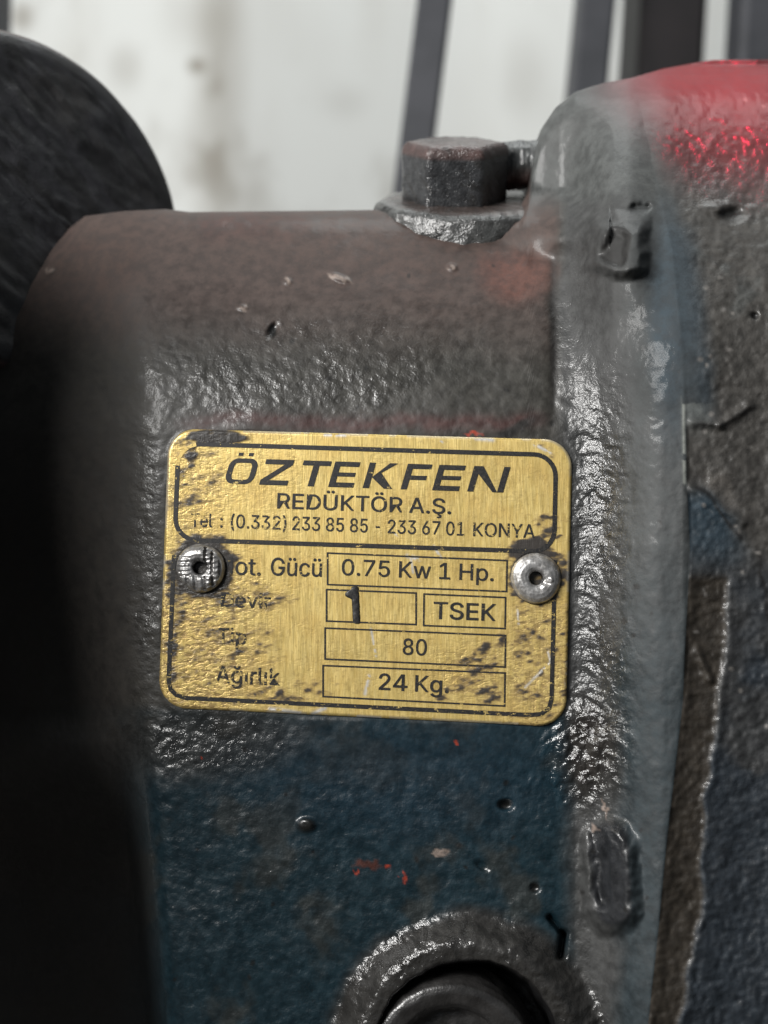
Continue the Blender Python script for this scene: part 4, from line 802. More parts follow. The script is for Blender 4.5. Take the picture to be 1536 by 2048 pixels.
 'e': (794, "417,-16 348,-11 285,5 230,32 182,69 142,113 109,167 86,227 72,294 67,367 72,441 86,508 109,569 140,624 179,669 226,706 280,734 339,750 403,756 444,753 483,747 522,735 560,719 595,697 628,670 657,637 682,599 702,554 717,503 726,445 730,381 730,333 147,333 147,434 664,434 609,397 606,445 598,488 585,528 567,563 544,593 516,617 483,635 446,645 403,649 360,645 322,634 288,616 258,592 234,563 214,530 200,493 191,455 189,415 189,349 192,297 201,250 217,209 239,173 265,144 297,121 333,104 373,94 417,91 446,92 474,96 499,104 522,114 543,127 561,143 577,162 590,183 601,207 717,179 703,142 684,108 659,77 629,50 594,27 555,9 513,-5 466,-13", "17,19,18 17,20,19 16,20,17 16,21,20 16,22,21 15,22,16 15,23,22 14,23,15 14,24,23 14,25,24 13,45,14 45,44,14 44,25,14 43,25,44 42,25,43 13,46,45 42,26,25 41,26,42 13,47,46 12,47,13 40,26,41 12,48,47 40,27,26 39,27,40 12,49,48 11,49,12 11,50,49 38,27,39 38,28,27 11,51,50 37,28,38 10,51,11 37,29,28 10,52,51 36,29,37 10,33,52 33,53,52 36,34,29 34,30,29 35,34,36 9,33,10 9,32,33 53,34,33 53,30,34 54,30,53 54,31,30 8,32,9 55,31,54 8,31,32 8,55,31 8,56,55 7,56,8 7,57,56 6,57,7 6,58,57 71,73,72 70,73,71 70,74,73 6,59,58 5,59,6 69,74,70 5,60,59 68,74,69 68,75,74 67,75,68 5,61,60 66,75,67 4,61,5 66,76,75 4,62,61 65,76,66 64,76,65 4,63,62 63,76,64 4,76,63 4,77,76 3,77,4 3,78,77 2,78,3 2,79,78 2,80,79 1,80,2 1,81,80 0,81,1"),
 'g': (836, "407,-296 354,-294 306,-286 263,-274 225,-259 191,-239 162,-216 137,-191 116,-165 99,-136 199,-80 211,-96 224,-112 239,-130 257,-146 278,-161 303,-173 333,-183 367,-189 407,-191 463,-186 513,-172 555,-148 587,-113 606,-68 612,-11 612,134 602,134 591,118 579,100 563,82 545,63 523,46 496,31 464,19 427,12 383,9 325,14 271,28 221,52 177,85 139,127 108,177 85,236 72,302 67,376 72,449 85,516 108,577 139,629 176,673 221,709 271,735 326,750 385,756 429,753 467,746 498,733 525,717 548,699 566,680 582,661 594,643 605,627 615,627 615,746 732,746 732,-17 727,-78 713,-131 689,-177 656,-214 617,-244 571,-267 520,-283 465,-293 403,116 446,120 484,130 518,148 547,172 571,202 590,238 603,280 611,327 614,379 611,430 603,476 590,519 571,556 548,588 519,614 485,633 446,644 403,648 359,644 319,632 285,612 256,586 232,554 213,516 200,474 192,428 189,379 192,328 200,282 214,241 233,204 257,174 286,149 320,131 359,120", "53,55,54 53,56,55 52,56,53 64,66,65 64,67,66 52,57,56 51,57,52 51,58,57 51,59,58 50,59,51 50,60,59 50,61,60 49,94,50 94,61,50 94,62,61 49,95,94 93,62,94 92,62,93 49,96,95 92,63,62 91,63,92 49,97,96 48,97,49 91,64,63 91,90,64 90,89,64 89,88,64 88,87,64 87,67,64 48,98,97 48,99,98 47,99,48 47,100,99 46,100,47 46,101,100 86,67,87 46,102,101 45,102,46 85,67,86 45,103,102 45,104,103 84,67,85 44,104,45 44,105,104 83,67,84 43,105,44 43,106,105 82,67,83 43,107,106 81,67,82 42,107,43 42,108,107 80,26,81 26,67,81 41,108,42 41,109,108 79,26,80 41,110,109 78,27,79 27,26,79 78,28,27 25,67,26 41,111,110 77,28,78 40,111,41 40,76,111 76,28,77 76,29,28 40,29,76 40,30,29 39,30,40 39,31,30 39,32,31 38,32,39 38,33,32 38,34,33 37,34,38 37,35,34 36,35,37 24,67,25 24,68,67 23,68,24 23,69,68 9,11,10 9,12,11 9,13,12 22,69,23 9,14,13 22,70,69 8,14,9 8,15,14 21,70,22 8,16,15 7,16,8 20,70,21 7,17,16 20,71,70 7,18,17 19,71,20 7,19,18 7,71,19 6,71,7 6,72,71 5,72,6 4,72,5 4,73,72 3,73,4 3,74,73 2,74,3 2,75,74 1,75,2 1,0,75"),
 'i': (328, "164,870 143,873 123,881 106,894 92,910 84,929 81,950 84,971 92,990 106,1006 123,1019 143,1027 164,1030 187,1027 206,1019 224,1006 237,990 246,971 248,950 246,929 237,910 224,894 206,881 187,873 103,0 103,746 223,746 223,0", "24,26,25 24,27,26 11,13,12 10,13,11 10,14,13 9,14,10 9,15,14 8,15,9 8,16,15 7,16,8 7,17,16 6,17,7 6,18,17 5,18,6 5,19,18 4,19,5 4,20,19 3,20,4 3,21,20 2,21,3 2,22,21 1,22,2 1,23,22 0,23,1"),
 'k': (748, "216,268 216,416 237,416 559,746 708,746 362,392 348,392 103,0 103,1000 223,1000 223,0 578,0 291,365 376,450 732,0", "7,9,8 7,1,9 1,10,9 2,4,3 2,13,4 13,5,4 2,12,13 5,14,13 7,0,1 10,2,1 10,12,2 0,5,6 0,14,5 10,11,12 7,14,0 10,14,7 11,14,10"),
 'l': (372, "274,-5 221,0 178,15 145,40 122,73 108,115 103,166 103,1000 223,1000 223,194 225,163 229,140 236,122 248,111 265,104 287,102 298,102 308,103 315,103 321,104 328,105 334,107 355,5 344,3 332,0 318,-2 303,-3 289,-4", "6,8,7 6,9,8 6,10,9 5,10,6 5,11,10 5,12,11 5,13,12 4,13,5 4,14,13 20,22,21 19,22,20 18,22,19 4,15,14 17,22,18 16,22,17 15,22,16 4,22,15 3,22,4 2,22,3 1,22,2 1,23,22 1,24,23 1,25,24 0,25,1 0,26,25 0,27,26"),
 'o': (816, "407,-16 343,-11 283,5 230,32 182,69 142,114 110,167 86,228 72,295 67,368 72,443 86,511 110,572 142,626 182,671 230,707 283,734 343,750 407,756 473,750 533,734 587,707 634,671 674,626 706,572 730,511 744,443 749,368 744,295 730,228 706,167 674,114 634,69 587,32 533,5 473,-11 407,91 455,96 496,108 531,130 561,158 585,192 604,231 617,274 625,320 628,368 625,417 617,464 604,507 585,547 561,581 531,610 496,631 455,644 407,648 361,644 320,631 285,610 256,581 232,547 213,508 200,464 192,418 189,368 192,320 200,274 213,231 232,192 256,158 285,130 320,108 361,96", "17,19,18 16,19,17 16,20,19 15,20,16 15,21,20 14,21,15 14,22,21 13,22,14 13,54,22 54,23,22 13,55,54 53,23,54 13,56,55 52,23,53 13,57,56 51,23,52 12,57,13 51,24,23 12,58,57 50,24,51 12,59,58 49,24,50 11,59,12 49,25,24 11,60,59 48,25,49 10,60,11 48,26,25 10,61,60 47,26,48 10,62,61 46,26,47 46,27,26 9,62,10 9,63,62 45,27,46 8,63,9 8,64,63 44,27,45 44,28,27 8,65,64 43,28,44 43,29,28 7,65,8 7,66,65 42,29,43 7,67,66 41,29,42 6,67,7 41,30,29 6,68,67 40,30,41 5,68,6 40,31,30 5,69,68 39,31,40 5,70,69 38,31,39 4,70,5 38,32,31 4,71,70 37,32,38 4,36,71 36,32,37 4,32,36 3,32,4 3,33,32 2,33,3 2,34,33 1,34,2 1,35,34 0,35,1"),
 'p': (834, "103,-281 103,746 220,746 220,628 232,628 242,643 255,660 270,680 288,699 310,716 337,733 369,745 406,753 450,756 510,750 565,735 615,709 659,673 697,628 727,575 749,514 763,446 767,371 763,296 749,228 727,166 697,113 660,68 616,32 566,5 511,-11 451,-16 408,-13 371,-6 339,7 312,24 290,42 271,61 256,81 243,99 232,115 223,115 223,-281 433,92 477,96 515,108 549,129 578,156 602,190 621,229 634,273 642,321 645,372 642,423 634,470 621,513 603,552 579,585 550,612 516,632 477,644 433,648 389,644 351,633 317,613 288,587 264,555 246,517 232,473 224,425 221,372 224,319 232,270 246,226 265,187 289,154 318,128 352,108 390,96", "12,14,13 11,14,12 11,15,14 0,2,1 0,3,2 10,15,11 10,16,15 9,16,10 8,16,9 8,17,16 7,17,8 6,17,7 6,61,17 61,18,17 5,61,6 5,62,61 60,18,61 5,63,62 59,18,60 4,63,5 4,64,63 58,18,59 58,19,18 0,4,3 0,68,4 68,67,4 67,66,4 66,65,4 65,64,4 57,19,58 56,19,57 56,20,19 55,20,56 55,21,20 54,21,55 0,69,68 53,21,54 53,22,21 0,70,69 52,22,53 0,71,70 51,22,52 51,23,22 50,23,51 0,72,71 50,24,23 49,24,50 0,73,72 48,24,49 48,25,24 0,41,73 41,74,73 47,25,48 41,75,74 47,26,25 46,26,47 41,76,75 45,26,46 41,40,76 40,77,76 0,42,41 39,77,40 45,27,26 44,27,45 39,78,77 38,78,39 43,27,44 38,43,78 38,27,43 37,27,38 37,28,27 36,28,37 35,28,36 35,29,28 34,29,35 33,29,34 33,30,29 32,30,33 32,31,30"),
 'r': (509, "103,0 103,746 219,746 219,631 227,631 244,666 268,696 300,722 336,741 376,753 419,756 429,756 439,756 451,756 462,755 471,755 479,754 479,634 473,635 464,636 452,638 438,639 422,640 407,640 373,638 342,631 313,618 287,602 265,582 247,557 234,530 226,499 223,466 223,0", "9,11,10 9,12,11 9,13,12 9,14,13 9,15,14 9,16,15 9,17,16 8,17,9 0,2,1 0,3,2 7,17,8 6,17,7 5,19,6 19,18,6 18,17,6 4,23,5 23,22,5 22,21,5 21,20,5 20,19,5 4,24,23 4,25,24 0,4,3 0,31,4 31,30,4 30,29,4 29,28,4 28,27,4 27,26,4 26,25,4 0,32,31 0,33,32"),
 't': (447, "401,746 401,643 13,643 13,746 128,926 248,926 248,192 250,162 256,138 267,120 284,108 306,100 335,98 343,98 353,99 364,100 376,102 386,104 397,105 419,3 406,0 392,-3 377,-5 362,-7 346,-8 331,-8 271,-2 221,14 181,42 151,80 133,127 128,183", "31,5,4 31,6,5 2,0,3 2,1,0 31,7,6 30,7,31 30,8,7 30,9,8 29,9,30 29,10,9 29,11,10 17,19,18 16,19,17 15,19,16 29,12,11 14,19,15 13,19,14 12,19,13 29,19,12 28,19,29 27,19,28 26,19,27 26,20,19 26,21,20 25,21,26 25,22,21 25,23,22 25,24,23"),
 'v': (765, "319,0 34,746 166,746 325,305 341,260 355,215 367,171 379,127 392,83 404,41 362,41 374,83 387,127 399,171 411,215 425,260 440,305 599,746 730,746 445,0", "0,2,1 0,3,2 16,18,17 16,19,18 0,4,3 15,19,16 0,5,4 14,19,15 0,6,5 13,19,14 0,7,6 12,19,13 11,8,12 8,19,12 0,11,7 11,8,7 0,10,11 9,19,8 0,9,10 0,19,9"),
 'w': (1115, "270,0 44,746 171,746 262,420 275,373 289,323 302,268 316,210 330,148 344,81 324,81 338,146 351,207 365,265 378,319 392,371 405,420 495,746 622,746 711,420 723,372 737,321 750,267 764,209 777,147 791,81 769,81 783,146 798,208 812,266 826,320 839,372 852,420 944,746 1070,746 844,0 724,0 627,338 617,372 608,407 599,442 589,478 580,514 571,551 562,588 553,626 544,664 571,664 562,626 553,589 544,551 535,514 525,478 516,442 507,406 497,372 487,338 391,0", "0,2,1 0,3,2 16,46,17 46,18,17 46,47,18 47,19,18 32,34,33 32,35,34 16,45,46 48,19,47 49,44,48 44,19,48 16,49,45 49,44,45 16,50,49 43,19,44 16,51,50 42,19,43 16,52,51 41,19,42 40,19,41 16,53,52 39,19,40 16,54,53 0,4,3 15,54,16 39,20,19 31,35,32 38,20,39 15,55,54 0,5,4 37,20,38 37,21,20 30,35,31 15,56,55 14,56,15 14,57,56 36,21,37 0,6,5 36,22,21 29,35,30 13,57,14 0,7,6 36,23,22 28,35,29 12,57,13 0,8,7 36,24,23 27,35,28 11,57,12 0,10,8 10,9,8 36,26,24 26,25,24 26,35,27 10,57,11 0,57,10 36,35,26"),
 'Ö': (1048, "384,1125 363,1127 344,1135 328,1148 314,1165 307,1183 304,1204 307,1225 314,1244 328,1260 344,1273 363,1281 384,1283 405,1281 423,1273 440,1260 453,1244 461,1225 463,1204 461,1183 453,1165 440,1148 423,1135 405,1127 525,-13 442,-6 366,14 296,49 233,96 181,156 137,227 105,308 86,399 79,499 86,600 105,691 137,773 181,844 233,903 296,951 366,986 442,1006 525,1013 608,1006 684,986 754,951 816,903 869,844 912,773 944,691 963,600 969,499 963,399 944,308 912,227 869,156 816,96 754,49 684,14 608,-6 525,104 583,109 637,124 687,149 732,184 771,229 803,283 827,347 841,419 846,499 841,581 827,653 803,717 771,771 732,816 687,851 637,876 583,891 525,896 467,891 413,876 362,850 317,815 278,770 246,716 222,653 208,580 203,499 208,419 222,347 246,284 278,229 317,185 362,150 413,124 467,109 666,1125 646,1127 627,1135 610,1148 597,1165 589,1183 587,1204 589,1225 597,1244 610,1260 627,1273 646,1281 666,1283 687,1281 706,1273 722,1260 735,1244 743,1225 746,1204 743,1183 735,1165 722,1148 706,1135 687,1127", "41,43,42 40,43,41 40,44,43 39,44,40 39,45,44 38,45,39 38,46,45 37,79,38 79,78,38 78,46,38 78,77,46 77,47,46 76,47,77 37,80,79 75,47,76 37,81,80 74,47,75 37,82,81 74,48,47 36,82,37 73,48,74 36,83,82 35,83,36 73,49,48 72,49,73 35,84,83 71,49,72 35,85,84 34,85,35 71,50,49 70,50,71 34,86,85 33,86,34 70,51,50 69,51,70 33,87,86 32,87,33 32,88,87 68,51,69 68,52,51 32,89,88 67,52,68 31,89,32 67,53,52 31,90,89 66,53,67 30,90,31 66,54,53 30,91,90 65,54,66 30,92,91 64,54,65 29,92,30 64,55,54 29,93,92 63,55,64 63,56,55 28,93,29 28,94,93 62,56,63 28,95,94 61,56,62 28,60,95 60,56,61 28,56,60 28,57,56 27,57,28 26,57,27 26,58,57 25,58,26 25,59,58 25,24,59 107,109,108 107,110,109 106,110,107 106,111,110 105,111,106 104,111,105 104,112,111 103,112,104 103,113,112 102,113,103 102,114,113 101,114,102 101,115,114 100,115,101 100,116,115 99,116,100 99,117,116 98,117,99 98,118,117 97,118,98 97,119,118 96,119,97 11,13,12 11,14,13 10,14,11 10,15,14 9,15,10 8,15,9 8,16,15 7,16,8 7,17,16 6,17,7 6,18,17 5,18,6 5,19,18 4,19,5 4,20,19 3,20,4 3,21,20 2,21,3 2,22,21 1,22,2 1,23,22 0,23,1"),
 'Ü': (1017, "368,1125 347,1127 328,1135 311,1148 298,1165 291,1183 288,1204 291,1225 298,1244 311,1260 328,1273 347,1281 368,1283 389,1281 407,1273 424,1260 437,1244 444,1225 447,1204 444,1183 437,1165 424,1148 407,1135 389,1127 509,-16 433,-11 365,4 303,30 248,65 203,107 166,157 140,213 123,274 118,340 118,1000 244,1000 244,350 248,304 259,261 277,222 301,187 331,158 368,134 410,116 457,105 509,101 561,105 608,116 650,134 686,158 716,187 740,222 758,261 768,304 772,350 772,1000 899,1000 899,340 893,274 877,213 850,157 814,107 768,65 714,30 653,4 584,-11 650,1125 629,1127 611,1135 594,1148 581,1165 573,1183 570,1204 573,1225 581,1244 594,1260 611,1273 629,1281 650,1283 671,1281 690,1273 706,1260 719,1244 727,1225 730,1204 727,1183 719,1165 706,1148 690,1135 671,1127", "33,35,34 33,36,35 54,56,55 54,57,56 33,37,36 53,57,54 32,37,33 53,58,57 32,38,37 52,58,53 31,38,32 52,59,58 51,59,52 31,39,38 31,40,39 50,59,51 30,40,31 50,60,59 30,41,40 49,60,50 30,42,41 48,60,49 29,42,30 48,61,60 29,43,42 47,61,48 29,44,43 46,61,47 46,62,61 28,44,29 28,45,44 45,62,46 28,62,45 27,62,28 27,63,62 26,63,27 26,64,63 25,64,26 25,65,64 24,65,25 77,79,78 77,80,79 76,80,77 76,81,80 75,81,76 74,81,75 74,82,81 73,82,74 73,83,82 72,83,73 72,84,83 71,84,72 71,85,84 70,85,71 70,86,85 69,86,70 69,87,86 68,87,69 68,88,87 67,88,68 67,89,88 66,89,67 11,13,12 11,14,13 10,14,11 10,15,14 9,15,10 8,15,9 8,16,15 7,16,8 7,17,16 6,17,7 6,18,17 5,18,6 5,19,18 4,19,5 4,20,19 3,20,4 3,21,20 2,21,3 2,22,21 1,22,2 1,23,22 0,23,1"),
 'ü': (806, "262,870 241,873 222,881 205,894 192,910 184,929 182,950 184,971 192,989 205,1006 222,1019 241,1026 262,1029 283,1026 301,1019 318,1006 331,989 338,971 341,950 338,929 331,910 318,894 301,881 283,873 358,-10 310,-7 266,4 226,21 190,45 160,77 136,115 118,161 107,214 103,273 103,746 223,746 223,283 229,229 244,184 269,147 303,120 345,104 393,99 428,101 460,109 490,122 516,140 539,163 557,190 571,223 579,259 582,300 582,746 702,746 702,0 586,0 586,181 604,181 578,118 545,69 505,33 461,9 412,-5 544,870 523,873 505,881 488,894 475,910 467,929 464,950 467,971 475,989 488,1006 505,1019 523,1026 544,1029 565,1026 584,1019 600,1006 613,989 621,971 623,950 621,929 613,910 600,894 584,881 565,873", "33,35,34 33,36,35 51,53,52 51,54,53 50,54,51 33,37,36 32,37,33 49,57,50 57,54,50 32,38,37 48,57,49 31,38,32 47,56,48 56,57,48 31,39,38 47,58,56 58,55,56 58,54,57 46,58,47 30,39,31 30,40,39 45,58,46 44,58,45 30,41,40 44,59,58 55,54,58 29,41,30 43,59,44 29,42,41 42,59,43 29,59,42 28,59,29 28,60,59 27,60,28 27,61,60 26,61,27 26,62,61 25,62,26 25,24,62 74,76,75 73,76,74 73,77,76 72,77,73 72,78,77 71,78,72 71,79,78 71,80,79 70,80,71 70,81,80 69,81,70 68,81,69 68,82,81 67,82,68 67,83,82 66,83,67 66,84,83 65,84,66 65,85,84 64,85,65 64,86,85 63,86,64 11,13,12 10,13,11 10,14,13 9,14,10 9,15,14 8,15,9 8,16,15 8,17,16 7,17,8 7,18,17 6,18,7 5,18,6 5,19,18 4,19,5 4,20,19 3,20,4 3,21,20 2,21,3 2,22,21 1,22,2 1,23,22 0,23,1"),
 'ğ': (836, "402,851 367,854 334,862 304,876 277,895 254,918 234,945 220,974 211,1006 208,1040 296,1040 299,1012 309,987 326,965 348,949 373,939 402,936 431,939 456,949 478,965 495,987 505,1012 508,1040 597,1040 594,1006 585,975 571,945 552,918 528,895 501,877 470,862 437,854 407,-296 354,-294 306,-286 263,-274 225,-259 191,-239 162,-216 137,-191 116,-165 99,-136 199,-80 211,-96 224,-112 239,-130 257,-146 278,-161 303,-173 333,-183 367,-189 407,-191 463,-186 513,-172 555,-148 587,-113 606,-68 612,-11 612,134 602,134 591,118 579,100 563,82 545,63 523,46 496,31 464,19 427,12 383,9 325,14 271,28 221,52 177,85 139,127 108,177 85,236 72,302 67,376 72,449 85,516 108,577 139,629 176,673 221,709 271,735 326,750 385,756 429,753 467,746 498,733 525,717 548,699 566,680 582,661 594,643 605,627 615,627 615,746 732,746 732,-17 727,-78 713,-131 689,-177 656,-214 617,-244 571,-267 520,-283 465,-293 403,116 446,120 484,130 518,148 547,172 571,202 590,238 603,280 611,327 614,379 611,430 603,476 590,519 571,556 548,588 519,614 485,633 446,644 403,648 359,644 319,632 285,612 256,586 232,554 213,516 200,474 192,428 189,379 192,328 200,282 214,241 233,204 257,174 286,149 320,131 359,120", "85,87,86 85,88,87 84,88,85 96,98,97 96,99,98 84,89,88 83,89,84 83,90,89 83,91,90 82,91,83 82,92,91 82,93,92 81,126,82 126,93,82 126,94,93 81,127,126 125,94,126 124,94,125 81,128,127 124,95,94 123,95,124 81,129,128 80,129,81 123,96,95 123,122,96 122,121,96 121,120,96 120,119,96 119,99,96 80,130,129 80,131,130 79,131,80 79,132,131 78,132,79 78,133,132 118,99,119 78,134,133 77,134,78 117,99,118 77,135,134 77,136,135 116,99,117 76,136,77 76,137,136 115,99,116 75,137,76 75,138,137 114,99,115 75,139,138 113,99,114 74,139,75 74,140,139 112,58,113 58,99,113 73,140,74 73,141,140 111,58,112 73,142,141 110,59,111 59,58,111 110,60,59 57,99,58 73,143,142 109,60,110 72,143,73 72,108,143 108,60,109 108,61,60 72,61,108 72,62,61 71,62,72 71,63,62 71,64,63 70,64,71 70,65,64 70,66,65 69,66,70 69,67,66 68,67,69 56,99,57 56,100,99 55,100,56 55,101,100 41,43,42 41,44,43 41,45,44 54,101,55 41,46,45 54,102,101 40,46,41 40,47,46 53,102,54 40,48,47 39,48,40 52,102,53 39,49,48 52,103,102 39,50,49 51,103,52 39,51,50 39,103,51 38,103,39 38,104,103 37,104,38 36,104,37 36,105,104 35,105,36 35,106,105 34,106,35 34,107,106 33,107,34 33,32,107 8,10,9 8,11,10 21,23,22 21,24,23 8,12,11 20,24,21 20,25,24 7,12,8 7,13,12 19,25,20 19,26,25 6,13,7 6,14,13 18,26,19 6,15,14 17,26,18 17,27,26 5,15,6 5,16,15 16,27,17 5,27,16 5,28,27 4,28,5 4,29,28 3,29,4 3,30,29 2,30,3 2,31,30 1,31,2 1,0,31"),
 'ı': (328, "103,0 103,746 223,746 223,0", "0,2,1 0,3,2"),
 'Ş': (878, "440,-17 370,-13 307,-2 251,18 201,45 159,78 126,118 100,163 83,214 75,268 205,268 212,232 224,200 243,172 266,149 295,130 327,115 363,105 400,99 440,97 484,99 524,106 562,118 596,135 624,156 648,181 665,209 676,240 679,274 676,304 667,330 653,352 633,371 609,387 582,402 551,415 517,426 481,437 361,470 285,497 221,529 169,568 132,615 110,670 102,732 107,786 122,836 147,880 181,919 222,952 270,979 325,998 383,1010 446,1013 510,1010 568,998 621,978 668,952 708,920 741,882 766,839 782,793 788,743 663,743 652,789 629,828 594,860 550,883 499,897 442,901 401,899 363,892 329,880 299,864 273,845 253,822 238,796 229,768 226,738 230,706 240,679 257,656 280,636 305,619 333,606 362,594 390,585 417,577 519,549 549,540 580,530 612,518 645,504 676,487 705,467 732,444 756,418 776,388 791,354 800,316 803,272 798,220 784,170 760,125 727,84 685,49 636,21 578,0 512,-13 365,-281 365,-210 444,-210 466,-209 484,-206 496,-200 504,-192 508,-181 510,-166 508,-151 504,-140 496,-132 484,-126 466,-123 444,-122 389,-122 409,32 473,32 473,0 473,-58 513,-62 545,-72 569,-87 586,-107 597,-134 600,-166 596,-202 583,-231 562,-253 532,-268 493,-277 445,-281", "52,54,53 51,54,52 51,55,54 50,55,51 50,56,55 49,56,50 49,57,56 48,57,49 48,58,57 48,59,58 47,70,48 70,69,48 69,59,48 68,59,69 47,71,70 67,59,68 47,72,71 66,59,67 66,60,59 46,72,47 46,73,72 46,74,73 65,60,66 46,75,74 65,61,60 45,75,46 64,61,65 45,76,75 45,77,76 64,62,61 63,62,64 44,77,45 44,78,77 44,79,78 43,79,44 43,80,79 43,81,80 42,81,43 42,82,81 42,83,82 42,84,83 41,84,42 41,85,84 41,86,85 41,87,86 41,88,87 40,88,41 40,89,88 40,90,89 40,91,90 39,91,40 39,92,91 39,93,92 38,93,39 38,94,93 37,94,38 37,95,94 37,96,95 36,96,37 35,96,36 35,97,96 34,97,35 33,97,34 33,98,97 32,98,33 31,98,32 31,99,98 30,99,31 29,99,30 29,100,99 28,100,29 27,100,28 27,101,100 8,10,9 8,11,10 26,101,27 8,12,11 26,102,101 7,12,8 25,102,26 7,13,12 24,102,25 7,14,13 24,103,102 6,14,7 23,103,24 6,15,14 22,103,23 6,16,15 22,104,103 21,104,22 5,16,6 5,17,16 20,104,21 5,18,17 19,104,20 5,19,18 5,104,19 5,105,104 4,105,5 4,126,105 126,106,105 3,125,4 125,126,4 3,1,125 1,124,125 127,106,126 127,107,106 2,1,3 128,108,127 108,107,127 0,128,108 124,0,1 124,128,0 124,129,128 124,130,129 124,131,130 124,132,131 124,123,132 123,122,132 122,133,132 121,133,122 120,133,121 119,133,120 119,134,133 118,134,119 117,134,118 116,134,117 116,135,134 115,135,116 114,135,115 113,135,114 113,136,135 112,136,113 111,136,112 109,111,110 109,136,111 109,137,136 109,138,137 109,139,138 109,140,139"),
}

def fatten(pv, fc, k):
    """push the outline outward by k"""
    ed = {}
    for f in fc:
        q = pv[list(f)]; ar = sum(q[i-1][0]*q[i][1]-q[i][0]*q[i-1][1] for i in range(len(f)))
        g = f if ar > 0 else f[::-1]
        for i in range(len(g)): ed[(g[i-1], g[i])] = 1
    nr = {}
    for (a, b_) in ed:
        if (b_, a) in ed: continue
        d = pv[b_]-pv[a]; L_ = np.hypot(*d)
        if L_ < 1e-6: continue
        n = np.array((d[1], -d[0]))/L_
        nr.setdefault(a, []).append(n); nr.setdefault(b_, []).append(n)
    out = pv.copy()
    for i, ns in nr.items():
        m = sum(ns)/len(ns); q = m@m
        if len(ns) and q > 0.45: out[i] = pv[i] + k*m/q
        else: out[i] = pv[i] + k*0.4*m
    return out

def text(body, x0, x1, y0, y1, cap, wear=0.05, bold=0.0, lean=-0.03, name='lettering'):
    """fit a line of text between x0 and x1 with the baseline running from y0 to y1"""
    pv = []; fc = []; pen = 0
    for ch in body:
        if ch == ' ': pen += 330; continue
        adv, vs_, fs_ = GL[ch]; n0 = len(pv)
        for q in vs_.split(): x, y = q.split(','); pv.append((pen+float(x), float(y)))
        for q in fs_.split(): fc.append(tuple(int(k)+n0 for k in q.split(',')))
        pen += adv
    pv = np.array(pv); pv = fatten(pv, fc, 11 + bold*800)
    a, b_ = pv[:, 0].min(), pv[:, 0].max()
    u = (pv[:, 0]-a)/(b_-a); h = pv[:, 1]/1000*cap
    X = x0 + u*(x1-x0) - lean*h; Y = y0 + u*(y1-y0) - h
    return print_mesh(name, np.stack([X, Y], 1), fc, wear)

def strokes(polys, name, wear=0.04, lift=1.0):
    pts = []; fcs = []
    for p in polys:
        n = len(pts); pts += list(p); fcs.append(tuple(range(n, n+len(p))))
    return print_mesh(name, pts, fcs, wear, lift)

# the wide slanted capitals of the maker's name, drawn on a unit cell (0..w, 0..1)
T_ = 0.19
def arc(cx, cy, rx, ry, a0, a1, n=7): return [(cx+rx*math.cos(math.radians(a0+(a1-a0)*k/n)), cy+ry*math.sin(math.radians(a0+(a1-a0)*k/n))) for k in range(n+1)]
def ring(w):
    out = arc(w-.34, .66, .34, .34, 0, 90) + arc(.34, .66, .34, .34, 90, 180) + arc(.34, .34, .34, .34, 180, 270) + arc(w-.34, .34, .34, .34, 270, 360)
    inn = arc(w-.35, .64, .35-.21, .36-T_+.02, 0, 90) + arc(.35, .64, .35-.21, .36-T_+.02, 90, 180) + arc(.35, .36, .35-.21, .36-T_+.02, 180, 270) + arc(w-.35, .36, .35-.21, .36-T_+.02, 270, 360)
    n = len(out); return [[out[k], out[(k+1) % n], inn[(k+1) % n], inn[k]] for k in range(n)]
def rc(a, b, c, d): return [(a, b), (c, b), (c, d), (a, d)]
G = {
 'O': lambda w: ring(w) + [rc(.26, 1.10, .44, 1.22), rc(.66, 1.10, .84, 1.22)],
 'Z': lambda w: [rc(0, 1-T_, w, 1), rc(0, 0, w, T_), [(.0, T_), (.32, T_), (w, 1-T_), (w-.32, 1-T_)]],
 'T': lambda w: [rc(0, 1-T_, w, 1), rc(w/2-.12, 0, w/2+.12, 1-T_)],
 'E': lambda w: [rc(0, 0, .24, 1), rc(.24, 1-T_, w, 1), rc(.24, .42, w-.06, .42+.16), rc(.24, 0, w, T_)],
 'F': lambda w: [rc(0, 0, .24, 1), rc(.24, 1-T_, w, 1), rc(.24, .38, w-.08, .38+.17)],
 'K': lambda w: [rc(0, 0, .24, 1), [(.24, .43), (w-.30, 1), (w+.02, 1), (.24+.16, .50)], [(.24, .43), (.40, .52), (.55, .62), (w+.06, 0), (w-.27, 0)]],
 'N': lambda w: [rc(0, 0, .24, 1), rc(w-.24, 0, w, 1), [(.24, 1), (.24+.12, 1), (w-.24, .0), (w-.24-.16, 0)], [(.24, 1), (.24, .70), (w-.42, 0), (w-.3, 0), (.34, 1)]],
}
def xb(x): return 967 + (x-450)*0.0325
cap = 51.0; sh = 0.29
for ch, x0, wpx in (('O', 447, 57), ('Z', 518, 56), ('T', 593, 56), ('E', 656, 50), ('K', 725, 56), ('F', 801, 49), ('E', 864, 53), ('N', 934, 72)):
    polys = []
    for p in G[ch](wpx/cap*1.0 if ch != 'O' else 1.13):
        polys.append([(x0 + (q[0] + q[1]*sh)*cap, xb(x0+q[0]*cap) - q[1]*cap) for q in p])
    strokes(polys, 'lettering', 0.03)

